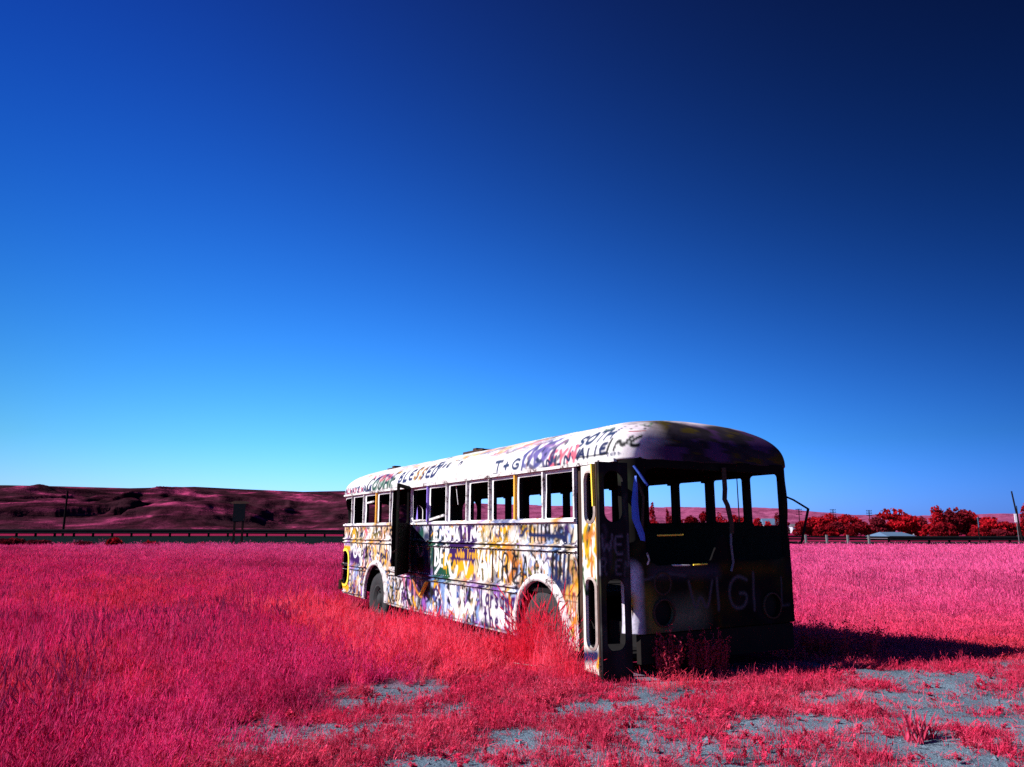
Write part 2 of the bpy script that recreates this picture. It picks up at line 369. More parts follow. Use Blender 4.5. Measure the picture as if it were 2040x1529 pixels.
# ------------------------------------------------------------------ graffiti: stroke letters and a spray canvas
FONT = {
 'A': '0,0 .45,1 .9,0|.2,.38 .72,.38', 'B': '.05,0 .05,1 .5,.98 .68,.8 .5,.55 .08,.52 .6,.48 .78,.25 .55,.02 .05,0',
 'C': '.8,.82 .6,.98 .3,.95 .05,.6 .08,.25 .35,.02 .7,.06 .85,.2', 'D': '.05,0 .05,1 .45,.95 .8,.6 .75,.25 .4,.02 .05,0',
 'E': '.75,1 .08,.98 .05,0 .8,.02|.06,.52 .6,.54', 'F': '.8,1 .08,.98 .05,0|.06,.52 .6,.54',
 'G': '.82,.85 .5,1 .15,.8 .03,.45 .2,.08 .55,.0 .82,.2 .82,.46 .5,.46', 'H': '.05,0 .05,1|.8,0 .8,1|.05,.5 .8,.52',
 'I': '.4,0 .4,1', 'J': '.7,1 .7,.25 .45,.0 .15,.08 .05,.3', 'K': '.05,0 .05,1|.75,1 .08,.45 .8,0', 'L': '.08,1 .05,0 .7,.03',
 'M': '0,0 .1,1 .48,.35 .85,1 .95,0', 'N': '.05,0 .08,1 .75,.02 .78,1', 'O': '.42,1 .1,.8 .02,.45 .15,.1 .45,0 .75,.15 .85,.5 .72,.85 .42,1',
 'P': '.05,0 .05,1 .55,.97 .75,.75 .55,.5 .08,.48', 'R': '.05,0 .05,1 .55,.97 .72,.75 .5,.52 .08,.5|.4,.5 .8,0',
 'S': '.75,.85 .5,1 .2,.92 .12,.7 .4,.52 .72,.35 .68,.1 .35,0 .05,.14', 'T': '0,1 .9,1|.45,1 .42,0', 'U': '.05,1 .06,.25 .35,0 .65,.1 .78,.35 .8,1',
 'V': '0,1 .42,0 .85,1', 'W': '0,1 .22,0 .48,.65 .72,0 1,1', 'X': '0,0 .8,1|.05,1 .8,0', 'Y': '.0,1 .4,.5 .8,1|.4,.5 .36,0', 'Z': '0,1 .8,1 .05,0 .85,0',
 '+': '.1,.45 .7,.47|.4,.75 .38,.15', '8': '.4,.52 .12,.75 .4,1 .68,.76 .4,.52 .08,.25 .4,0 .75,.25 .4,.52', '2': '.08,.75 .35,1 .68,.8 .6,.5 .05,0 .78,.02', '1': '.2,.8 .45,1 .42,0', '6': '.7,.95 .3,.8 .06,.35 .3,.0 .65,.12 .65,.4 .35,.5 .1,.3', '?': '.1,.8 .4,1 .7,.8 .6,.55 .4,.42 .4,.22|.4,.06 .42,0',
 'a': '.6,.5 .3,.55 .06,.28 .25,.02 .58,.2|.62,.55 .62,.02', 'd': '.6,.45 .3,.55 .06,.28 .25,.02 .58,.2|.62,1 .62,.02', 'e': '.08,.28 .6,.32 .5,.52 .2,.5 .05,.25 .25,.02 .6,.1',
 'h': '.08,1 .06,0|.08,.4 .35,.56 .58,.4 .6,0', 'j': '.4,.55 .4,-.2 .1,-.3', 'l': '.2,1 .2,.05 .35,0', 'm': '.05,0 .05,.55|.06,.4 .25,.55 .4,.4 .4,0|.4,.4 .6,.55 .75,.4 .76,0',
 'n': '.06,.55 .06,0|.07,.4 .35,.56 .58,.4 .6,0', 'o': '.3,.55 .05,.28 .3,.0 .58,.28 .3,.55', 'r': '.06,.55 .06,0|.07,.36 .3,.55 .5,.5', 's': '.5,.48 .25,.55 .08,.42 .5,.18 .3,.0 .05,.08',
 't': '.3,.9 .28,.08 .5,.0|.05,.6 .55,.62', 'u': '.06,.55 .08,.12 .3,.0 .55,.18|.58,.55 .6,0', 'w': '0,.55 .15,0 .35,.4 .52,0 .72,.55', 'y': '.05,.55 .3,.1|.6,.55 .1,-.35', 'c': '.55,.45 .3,.55 .06,.28 .3,.0 .58,.1',
 'k': '.06,1 .06,0|.5,.55 .08,.25 .55,0', 'p': '.06,.55 .06,-.35|.07,.4 .35,.56 .58,.3 .35,.02 .08,.1', 'v': '0,.55 .28,0 .58,.55', 'x': '0,0 .55,.55|0,.55 .55,0', 'i': '.2,.55 .2,0|.2,.75 .2,.8'}
def smooth(pl, n=2):
    p = [np.array(q, float) for q in pl]
    for _ in range(n):
        q = [p[0]]
        for a, b in zip(p[:-1], p[1:]): q += [a * .75 + b * .25, a * .25 + b * .75]
        q.append(p[-1]); p = q
    return p
def letters(text, h, wchar, gap=.18, slant=0, jit=.05, rnd=None):
    """strokes of a hand-painted word in its own frame: x to the reader's right, y up"""
    rnd = rnd or random; out = []; x = 0
    for chh in text:
        if chh == ' ': x += wchar * .6; continue
        k = 1 if chh.isupper() or chh in '+28?16' else .75
        dz = rnd.uniform(-jit, jit) * h; sc_ = rnd.uniform(.9, 1.1)
        for st in FONT[chh].split('|'):
            pl = [tuple(float(q) for q in s.split(',')) for s in st.split()]
            pl = [(x + px * wchar * k + slant * py * h + rnd.uniform(-.03, .03) * wchar, dz + py * h * sc_) for px, py in pl]
            out.append(smooth(pl, 2 if len(pl) > 3 else 0))
        x += wchar * k * (1 + gap)
    return out, x
class Canvas:
    def __init__(s, u0, u1, z0, z1, res, base):
        s.u0, s.z0, s.res = u0, z0, res; s.nu = int((u1 - u0) / res) + 1; s.nz = int((z1 - z0) / res) + 1
        s.a = np.ones((s.nz, s.nu, 3)) * np.array(base); s.gr = rng.random((s.nz, s.nu))
    def stroke(s, pts, width, col, soft=.35, op=1.0):
        P = np.array(pts, float)
        if len(P) == 1: P = np.vstack([P, P + 1e-4])
        pad = width * .6 + soft * width + s.res
        i0 = max(0, int((P[:, 0].min() - pad - s.u0) / s.res)); i1 = min(s.nu, int((P[:, 0].max() + pad - s.u0) / s.res) + 2)
        j0 = max(0, int((P[:, 1].min() - pad - s.z0) / s.res)); j1 = min(s.nz, int((P[:, 1].max() + pad - s.z0) / s.res) + 2)
        if i1 <= i0 or j1 <= j0: return
        U = s.u0 + np.arange(i0, i1) * s.res; Z = s.z0 + np.arange(j0, j1) * s.res; U, Z = np.meshgrid(U, Z)
        d = np.full(U.shape, 1e9)
        for a, b in zip(P[:-1], P[1:]):
            ab_ = b - a; L = ab_ @ ab_ + 1e-12; tt = np.clip(((U - a[0]) * ab_[0] + (Z - a[1]) * ab_[1]) / L, 0, 1)
            d = np.minimum(d, np.hypot(U - a[0] - tt * ab_[0], Z - a[1] - tt * ab_[1]))
        e = np.clip((width / 2 * (1 + soft) - d) / (width * soft + 1e-6), 0, 1)
        if soft > .5: e = e * np.clip(.55 + .9 * s.gr[j0:j1, i0:i1], 0, 1)
        e = (e * op)[..., None]
        s.a[j0:j1, i0:i1] = s.a[j0:j1, i0:i1] * (1 - e) + np.array(col) * e
    def drips(s, pts, width, col, n=3, ln=.2):
        for _ in range(n):
            p = pts[random.randrange(len(pts))]; l = random.uniform(.3, 1) * ln
            s.stroke([(p[0], p[1]), (p[0] + random.uniform(-.01, .01), p[1] - l)], max(.012, width * .35), col, .3, .9)
    def word(s, text, u, z, h, wc, lw, col, slant=0, flip=-1, soft=.3, op=1, drip=0, gap=.18, jit=.05, rise=0):
        st, L = letters(text, h, wc, gap, slant, jit)
        for pl in st:
            q = [(u + flip * a, z + b + rise * a) for a, b in pl]; s.stroke(q, lw * random.uniform(.85, 1.15), col, soft, op)
            if drip: s.drips(q, lw, col, drip, h * .5)
    def sample(s, u, z):
        fu = np.clip((np.asarray(u) - s.u0) / s.res, 0, s.nu - 1.001); fz = np.clip((np.asarray(z) - s.z0) / s.res, 0, s.nz - 1.001)
        i = fu.astype(int); j = fz.astype(int); a = (fu - i)[..., None]; b = (fz - j)[..., None]
        return (s.a[j, i] * (1 - a) + s.a[j, i + 1] * a) * (1 - b) + (s.a[j + 1, i] * (1 - a) + s.a[j + 1, i + 1] * a) * b

WH = (.62, .60, .62); YE = (.52, .25, .004); OR = (.34, .11, .015); PU = (.022, .004, .06); LI = (.17, .06, .28); BK = (.003, .003, .005); GR = (.01, .065, .014)
TE = (.003, .04, .03); BU = (.02, .055, .22); NV = (.005, .010, .05); PI_ = (.46, .08, .12); PE = (.38, .18, .065); OL = (.10, .08, .005); RD = (.26, .013, .024); LB = (.12, .2, .38)
def squig(u, z, du, dz, k):
    pts = [(u, z)]
    for i in range(k): pts.append((u + du * (i + 1) / k + random.uniform(-.05, .05), z + dz * (i + 1) / k + random.uniform(-.06, .06)))
    return smooth(pts, 2)
side = Canvas(.85, 10.75, .28, 2.5, .01, WH)
CR = (.46, .34, .20)
ZN = [ # t0, t1, z0, z1, palette
 (7.1, 10.7, 1.42, 1.74, [WH, WH, CR, PE, WH, OR, OL, CR]), (7.1, 10.7, .95, 1.36, [PU, WH, WH, CR, NV, YE, WH, LI]), (8.4, 10.7, .3, .85, [LI, OR, PU, WH, CR, LB]),
 (4.6, 6.2, 1.44, 1.74, [BU, WH, LB, BU, NV, WH]), (3.5, 4.7, 1.44, 1.74, [PU, BU, LI, NV, WH, PU]), (2.4, 3.6, 1.44, 1.74, [YE, CR, WH, WH, CR, OL, YE]), (1.6, 2.5, 1.44, 1.74, [OL, WH, BK, YE, CR, GR]), (1.0, 1.7, 1.44, 1.74, [WH, LB, WH, NV, CR]),
 (5.0, 6.2, .95, 1.4, [TE, GR, BK, TE]), (4.1, 5.1, .95, 1.4, [TE, GR, WH, TE, GR, NV]), (3.4, 4.3, .95, 1.4, [YE, YE, PU, OR, CR, OL]), (2.6, 3.6, .95, 1.4, [WH, YE, CR, OL, CR, WH, YE]), (1.9, 2.8, .95, 1.4, [WH, OR, LB, CR, YE, OL, BK]), (1.0, 2.0, .7, 1.4, [WH, CR, PE, WH, LB, WH, BK]),
 (6.1, 7.4, .3, .86, [WH, PE, CR, LB, BK]), (5.2, 6.3, .3, .86, [LI, PI_, PU, WH, BK]), (3.9, 5.3, .3, .86, [LB, WH, NV, LI, PU, LB, BU]), (2.3, 4.0, .3, .86, [WH, LI, CR, LB, WH, PU]), (1.0, 1.4, .3, .9, [WH, CR, YE, BK])]
for a, b, c, d, pal in ZN:
    cp = [q for q in pal if q is not WH] or pal
    for _ in range(int(30 * (b - a) * (d - c) / .4) + 6):
        u = random.uniform(a, b); z = random.uniform(c, d); side.stroke(squig(u, z, random.uniform(-.2, .2), random.uniform(-.2, .2), 2), random.uniform(.08, .26), random.choice(cp + [WH] * (len(cp) // 2)), .6, random.uniform(.7, 1))
    for _ in range(int(10 * (b - a) * (d - c) / .4) + 3):
        u = random.uniform(a, b); z = random.uniform(c + .05, d - .05); rx = random.uniform(.03, .10); rz = random.uniform(.05, .15); a0 = random.uniform(0, 6); col = random.choice(pal + [BK, BK, PU, NV])
        side.stroke([(u + rx * math.cos(a0 + q * .6), z + rz * math.sin(a0 + q * .6)) for q in range(random.choice((6, 8, 11)))], random.uniform(.02, .045), col, .3, .95)
    for _ in range(int(46 * (b - a) * (d - c) / .4) + 6):
        u = random.uniform(a, b); z = random.uniform(c, d)
        q = squig(u, z, random.uniform(-.14, .14), random.uniform(-.3, .3), random.choice((2, 3, 4)))
        col = random.choice(cp + [WH, BK, BK, random.choice([PU, NV, YE, YE, BK])]); lw = random.choice((.016, .02, .028, .04, .07))
        side.stroke(q, lw, col, .3, .95)
        if random.random() < .6: side.drips(q, lw, col, 2, .18)
for _ in range(420):                                                # runs of thinned paint
    u = random.uniform(1.0, 10.4); z = random.choice((1.72, 1.45, 1.38, 1.3, 1.2, .84, .75, .6)) - random.uniform(0, .08); l = random.uniform(.05, .24)
    side.stroke([(u, z), (u + random.uniform(-.008, .008), z - l)], random.uniform(.008, .018), random.choice([BK, PU, NV, WH, WH, OL, OR, BK, LI]), .3, .85)
for _ in range(150):                                                # heavy brush marks
    u = random.uniform(1.1, 10.2); z = random.choice((1.6, 1.2, 1.15, .6)) + random.uniform(-.1, .1)
    side.stroke(squig(u, z, random.uniform(-.22, .22), random.uniform(-.16, .16), 3), random.uniform(.022, .055), random.choice([BK, PU, NV, BK, BK, OL]), .25, .95)
for _ in range(26): side.stroke(squig(random.uniform(5.35, 6.1), random.uniform(.95, 1.72), random.uniform(-.15, .15), random.uniform(-.2, .2), 2), random.uniform(.1, .22), random.choice([BK, NV, PU, TE, BK]), .5, .95)  # dark coats painted where the exit door's shadow falls
for _ in range(10): side.stroke(squig(random.uniform(5.2, 5.75), random.uniform(.66, .9), random.uniform(-.1, .1), random.uniform(-.1, .1), 2), random.uniform(.08, .16), random.choice([BK, PU, BK]), .5, .9)  # lower tail of the same painted door shadow
# named writing, read from the photograph
side.stroke([(4.45, 1.40), (3.72, 1.40), (3.72, 1.12), (4.15, 1.16), (4.45, 1.3), (3.8, 1.3)], .16, PU, .25)
side.stroke([(4.5, 1.46), (3.6, 1.5)], .12, PU, .5)
side.stroke([(5.06, 1.38), (4.98, 1.0), (4.5, 1.0)], .26, TE, .5); side.stroke([(4.7, 1.15), (4.45, 1.0)], .22, GR, .6)
side.stroke([(4.25, 1.02), (4.0, 1.2), (3.85, 1.0), (3.7, 1.1)], .14, YE, .35); side.word('WV', 4.22, 1.02, .28, .26, .05, YE)
side.word('V', 3.98, 1.02, .22, .2, .035, WH)
side.word('DEK', 5.06, 1.1, .30, .17, .045, WH, drip=1); side.stroke([(5.08, 1.38), (4.85, 1.12), (5.04, .98)], .045, WH)
side.word('LEX', 4.72, 1.08, .22, .15, .045, YE, drip=1); side.stroke(smooth([(4.5, 1.16), (4.46, .98), (4.3, .94), (4.22, 1.1)], 2), .075, WH)
for k in range(9): side.stroke(squig(3.55 - k * .12, 1.38, -.03, -.36, 3), .04, random.choice([WH, YE, WH, OL]), .3)
side.word('ANO', 3.5, 1.02, .34, .3, .05, WH); side.stroke(smooth([(2.9, 1.3), (2.74, 1.2), (2.76, 1.02), (2.92, .96)], 2), .022, BK)
side.stroke([(2.62, 1.36), (2.42, 1.2), (2.6, 1.0)], .12, OR, .5); side.word('REA', 2.78, .98, .38, .22, .04, BK); side.stroke(smooth([(2.5, 1.36), (2.38, 1.3), (2.48, 1.22), (2.36, 1.1), (2.5, 1.0)], 2), .03, BK)
side.word('OY', 2.12, 1.02, .34, .2, .02, WH); side.stroke(smooth([(2.02, 1.38), (1.86, 1.28), (1.98, 1.18), (1.82, 1.1)], 2), .028, BK)
for k in range(5): side.word('ao', 1.9, 1.36 - k * .075, .05, .06, .011, WH if k % 2 else PE)
for k, tt in enumerate((2.02, 1.92, 1.84, 1.75, 1.66, 1.58)): side.stroke([(tt, 1.73), (tt + .015, 1.50 + .02 * (k % 3))], .035, BK, .25)
side.stroke([(2.06, 1.6), (1.24, 1.575)], .05, NV, .3); side.stroke([(1.2, 1.68), (1.19, 1.64)], .11, PU, .4); side.stroke([(1.2, 1.64), (1.22, 1.5)], .06, NV, .4); side.stroke([(1.14, 1.6), (1.15, 1.5)], .04, LB, .4)
for k, tt in enumerate((1.5, 1.42, 1.34, 1.25, 1.16)): side.stroke([(tt, 1.41), (tt + .03, 1.05 + .04 * (k % 2))], .055, BK if k % 2 == 0 else NV, .3); side.drips([(tt, 1.05)], .05, BK, 2, .3)
side.stroke([(1.5, 1.08), (1.3, 1.0), (1.18, 1.1)], .14, NV, .6)
for k in range(10): side.stroke([(1.45 - .045 * k, .95), (1.44 - .045 * k + random.uniform(-.02, .02), .5)], .02, random.choice([OR, BK, OL, PE, RD]), .4)
side.stroke(smooth([(4.95, .84), (4.72, .5), (4.3, .4)], 2), .03, OR); side.stroke(smooth([(4.75, .85), (4.62, .45)], 1), .16, LB, .6); side.stroke([(4.4, .8), (4.2, .42)], .14, WH, .5)
side.word('NW', 4.66, .44, .36, .5, .06, WH); side.stroke([(2.6, .8), (2.5, .45)], .04, OR, .4)
side.stroke([(5.62, .62), (5.7, .45)], .2, BK, .6); side.stroke(smooth([(6.0, .82), (5.8, .62), (5.5, .55)], 2), .05, OR, .4); side.stroke([(5.5, .5), (5.45, .44)], .17, PU, .3); side.stroke([(5.5, .5), (5.45, .44)], .12, LI, .3)
for k, (wd, uu, zz) in enumerate((('S2', 7.05, .62), ('E8', 7.0, .4), ('O8', 6.55, .62), ('RA', 6.5, .4))): side.word(wd, uu, zz, .18, .16, .03, BK if k < 3 else PU)
side.stroke([(6.3, .8), (6.2, .5), (6.05, .4)], .07, BK, .3)
side.stroke(smooth([(9.55, 1.36), (9.55, 1.62), (9.3, 1.7), (9.1, 1.62), (9.08, 1.4)], 2), .05, OL, .3); side.stroke([(9.35, 1.6), (9.3, 1.46)], .2, YE, .5); side.word('e', 9.42, 1.46, .2, .3, .03, WH)
side.word('?', 8.65, 1.44, .24, .2, .06, PI_, soft=.5); side.word('OK', 9.45, 1.1, .24, .28, .04, WH); side.stroke([(9.45, 1.12), (9.0, 1.06)], .22, PU, .4); side.word('Oa', 9.35, 1.12, .26, .3, .05, WH)
side.word('EM', 5.12, 1.49, .21, .2, .055, WH); side.word('SMAP', 4.68, 1.49, .2, .17, .055, WH, gap=.08); side.stroke([(4.1, 1.72), (4.08, 1.5)], .1, PU, .3); side.stroke([(3.85, 1.7), (3.7, 1.5)], .16, PU, .4); side.word('INE', 3.95, 1.5, .18, .17, .035, WH)
side.stroke([(10.15, 1.28), (9.6, 1.28)], .1, YE, .3); side.stroke([(10.2, .5), (9.62, .46)], .12, YE, .4)
side.stroke([(3.3, .72), (2.5, .5)], .2, WH, .7, .8); side.stroke([(3.4, .5), (2.6, .4)], .14, WH, .7, .7)
side.stroke([(4.32, 1.31), (3.66, 1.31)], .2, PU, .15); side.word('John Trudell', 4.28, 1.255, .14, .088, .026, YE, jit=.02)
side.word('Tarsana', 3.46, .62, .26, .175, .045, PU, slant=-.05, drip=0, gap=.1); side.word('the Sun', 3.3, .36, .25, .19, .048, PU, slant=-.1, gap=.1)
for zz in (1.735, 1.457, 1.394, .907, .842, .35):                      # grime along the rails, with the shade below them painted in
    u = 1.0
    while u < 10.6:
        l = random.uniform(.05, .5); side.stroke([(u, zz), (u + l, zz + random.uniform(-.004, .004))], random.uniform(.014, .026), BK, .3, random.uniform(.5, 1)); u += l + random.uniform(-.02, .10)
# pale coat along the window band, rail and flared arches
side.stroke([(.9, 2.1), (10.7, 2.1)], .62, WH, .04); side.stroke([(.9, 1.765), (10.7, 1.765)], .05, WH, .3)
for _ in range(60): u = random.uniform(1, 10.5); side.stroke([(u, 1.8), (u + random.uniform(-.2, .2), 1.75)], random.uniform(.03, .1), random.choice([LI, BU, NV, WH, YE, WH]), .6, .8)

W_ = 2.58; V0 = -.03; LG = 10.4; DF = .85; DR = 1.6; R0 = .2; KF = .55; RH = .56; RP = 2.5; ZE = 2.42
def roof_pt(T, a):
    """left half of the roof: T runs along the eave towards the rear (bending round the front corner), a = 0 eave to 1 ridge"""
    hw = W_ / 2 * (1 - a) + 1e-3; x0 = DF * a; rf = min(hw, R0 + KF * a); z = ZE + RH * (1 - (1 - a) ** RP) ** (1 / RP); c = V0 + W_ / 2
    if T >= x0 + rf: return (T, c - hw, z)
    an = min((x0 + rf - T) / rf, PI / 2)
    return (x0 + rf - rf * math.sin(an), c - hw + rf - rf * math.cos(an), z)
RHOC = RH
roofc = Canvas(-.7, 10.9, 2.40, 3.0, .01, (.56, .545, .55))
DB = (.006, .014, .07); SL = (.012, .025, .075)
roofc.word('BLESSED', 6.78, 2.53, .18, .215, .06, DB, slant=.2, rise=.01)
roofc.stroke([(6.0, 2.52), (5.85, 2.70)], .09, YE, .8, .6); roofc.stroke([(5.78, 2.52), (5.66, 2.68)], .09, YE, .8, .6)
roofc.word('T+G', 2.98, 2.465, .13, .21, .045, SL, gap=.2, slant=.15)
roofc.word('SOTH', 1.0, 2.63, .12, .165, .045, SL, gap=.06, slant=.3, rise=.05); roofc.word('WAIIE', 1.04, 2.475, .105, .14, .042, NV, gap=.0, slant=.1, rise=.02); roofc.stroke([(1.0, 2.49), (.3, 2.485)], .016, BK)
roofc.word('INC', .40, 2.50, .12, .17, .05, BK, slant=.3, gap=.06, rise=.10); roofc.word('cuso', .33, 2.455, .05, .07, .018, (.06, .06, .10))
roofc.word('EYH', 1.55, 2.45, .16, .18, .055, PI_, soft=.5, slant=.15); roofc.word('NLN', 1.6, 2.44, .1, .17, .04, NV)
for k, cc in enumerate(((.012, .012, .08), (.05, .05, .18), (.008, .014, .06), (.09, .07, .22))): roofc.word(('1SO', 'GO', 'ISC', 'W6')[k], 2.32 - .08 * k, 2.43 + .035 * k, .25, .26, .06, cc, slant=.3, soft=.4, op=.9)
roofc.word('COOAF', 8.55, 2.45, .25, .28, .06, (.008, .014, .03), slant=.4); roofc.word('CRK', 8.2, 2.46, .16, .36, .08, (.02, .08, .05), soft=.6, op=.85); roofc.stroke(smooth([(8.1, 2.66), (7.7, 2.74), (7.2, 2.64)], 2), .07, DB, .5); roofc.word('OO', 7.9, 2.62, .1, .3, .05, PI_, soft=.6, op=.7)
roofc.word('ALWAYS WALK', 10.0, 2.44, .11, .145, .048, DB); roofc.word('OOO', 9.9, 2.44, .08, .35, .04, PI_, op=.6, soft=.6)
roofc.word('Thou', 5.3, 2.66, .11, .18, .045, SL, slant=.5); roofc.word('n', 4.3, 2.66, .1, .2, .04, NV)
for _ in range(40): u = random.uniform(1, 10); roofc.stroke([(u, 2.435), (u + random.uniform(.02, .2), 2.437)], .012, random.choice([BK, NV, (.1, .04, .02)]), .5, .8)
for _ in range(70):
    u = random.uniform(.6, 9.5); z = random.uniform(2.72, 2.93); col = random.choice([(.06, .06, .18), (.2, .1, .24), YE, PI_, OR, NV, GR, (.3, .15, .22), OL])
    roofc.stroke(squig(u, z, random.uniform(-.5, .5), random.uniform(-.03, .03), 3), random.uniform(.012, .04), col, .6, .8)
for _ in range(26):
    u = random.uniform(2.0, 4.6); roofc.stroke(squig(u, random.uniform(2.74, 2.86), -.3, .02, 2), random.uniform(.02, .05), random.choice([(.16, .1, .22), PI_, YE, (.1, .13, .22)]), .7, .7)
for _ in range(14): u = random.uniform(-.2, .5); roofc.stroke(squig(u, random.uniform(2.8, 2.95), -.2, .02, 3), .018, random.choice([BK, NV, GR]), .5, .9)
for k in range(13):                                                   # lapped sheets of the roof skin, with rust weeping from the joints
    u = 1.36 + .72 * k; roofc.stroke([(u, 2.43), (u, 2.96)], .012, (.16, .12, .12), .6, .55)
    for _ in range(5): z = random.uniform(2.5, 2.9); roofc.stroke([(u + random.uniform(-.03, .03), z), (u, z - random.uniform(.03, .12))], random.uniform(.012, .03), (.22, .11, .06), .8, .5)
for _ in range(50): u = random.uniform(.5, 10); z = random.uniform(2.45, 2.9); roofc.stroke([(u, z), (u + random.uniform(-.05, .05), z - random.uniform(.02, .1))], random.uniform(.01, .03), random.choice([(.25, .14, .08), (.3, .27, .27), (.2, .18, .2)]), .8, .5)
roofc.stroke([(.15, 2.72), (-.1, 2.73)], .012, RD); 
for uu in (.16, .02, -.1): roofc.stroke([(uu, 2.76)], .03, BK, .4)
roofc.stroke([(-.22, 2.68), (-.3, 2.62)], .09, (.5, .5, .75), .9)

frontc = Canvas(-.2, 3.0, .28, 2.5, .01, (.007, .006, .006))  # front face: its shade painted in as near-black colour
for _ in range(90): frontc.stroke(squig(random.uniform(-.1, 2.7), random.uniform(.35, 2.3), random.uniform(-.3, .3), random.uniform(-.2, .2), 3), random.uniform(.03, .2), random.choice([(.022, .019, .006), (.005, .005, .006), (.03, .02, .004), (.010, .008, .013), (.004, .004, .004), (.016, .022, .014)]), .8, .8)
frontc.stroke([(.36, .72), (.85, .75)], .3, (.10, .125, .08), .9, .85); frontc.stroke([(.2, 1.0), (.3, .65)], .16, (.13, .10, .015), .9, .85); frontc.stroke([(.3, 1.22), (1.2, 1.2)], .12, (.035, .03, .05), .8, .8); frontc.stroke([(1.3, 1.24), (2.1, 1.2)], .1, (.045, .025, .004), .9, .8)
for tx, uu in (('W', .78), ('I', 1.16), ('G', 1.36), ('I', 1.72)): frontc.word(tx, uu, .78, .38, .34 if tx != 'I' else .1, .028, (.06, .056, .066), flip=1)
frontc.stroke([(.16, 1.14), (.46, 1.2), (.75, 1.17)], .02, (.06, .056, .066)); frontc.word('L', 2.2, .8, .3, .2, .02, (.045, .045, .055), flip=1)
frontc.stroke([(.0, .62), (.0, 1.2)], .22, (.62, .58, .72), .6); frontc.stroke([(.02, .95), (.02, .88)], .12, YE, .7)  # pale stripe paints in the sunlit strip of the rounded corner

# ------------------------------------------------------------------ the bus
BUS = empty('abandoned_bus', (BL[0], BL[1], 0), -(PI / 2 - YAW), 'derelict bus covered in graffiti, windowless, standing in pink grass', 'bus')
def B(t_, v_, z_): return (-t_, v_, z_)
WB = 2.52; RR = .45; RF = .18; UA = LG - RR; UB = UA + RR * PI / 2; UC = UB + WB - 2 * RR; UD = UC + RR * PI / 2; ZS = .31; ZT = 2.43
def plan(u):
    """outline of the body seen from above: door side, rear, driver side"""
    if u <= UA: return (u, 0.0, 0.0, -1.0)
    if u <= UB: an = (u - UA) / RR; return (UA + RR * math.sin(an), RR - RR * math.cos(an), math.sin(an), -math.cos(an))
    if u <= UC: return (LG, RR + u - UB, 1.0, 0.0)
    if u <= UD: an = (u - UC) / RR; return (UA + RR * math.cos(an), WB - RR + RR * math.sin(an), math.cos(an), math.sin(an))
    return (UA - (u - UD), WB, 0.0, 1.0)
def fplan(u):
    """front face: u = 0 where the door-side corner starts to turn"""
    q = RF * PI / 2
    if u <= q: an = u / RF; return (RF - RF * math.sin(an), RF - RF * math.cos(an), -math.sin(an), -math.cos(an))
    if u <= q + WB - 2 * RF: return (0.0, RF + u - q, -1.0, 0.0)
    an = (u - q - WB + 2 * RF) / RF; return (RF - RF * math.cos(an), WB - RF + RF * math.sin(an), -math.cos(an), math.sin(an))
def fu(v): return v - RF + RF * PI / 2
def rrect(a, b, c, d, r, n=5):
    r = min(r, (b - a) / 2 - 1e-3, (d - c) / 2 - 1e-3)
    if r < .004: return [(a, c), (b, c), (b, d), (a, d)]
    out = []
    for cx, cy, a0 in ((a + r, c + r, PI), (b - r, c + r, 1.5 * PI), (b - r, d - r, 0), (a + r, d - r, .5 * PI)):
        out += [(cx + r * math.cos(a0 + i * PI / 2 / n), cy + r * math.sin(a0 + i * PI / 2 / n)) for i in range(n + 1)]
    return out
def densify(poly, step):
    out = []
    for i in range(len(poly)):
        a = np.array(poly[i]); b = np.array(poly[(i + 1) % len(poly)]); k = max(1, int(np.hypot(*(b - a)) / step))
        out += [tuple(a + (b - a) * j / k) for j in range(k)]
    return out
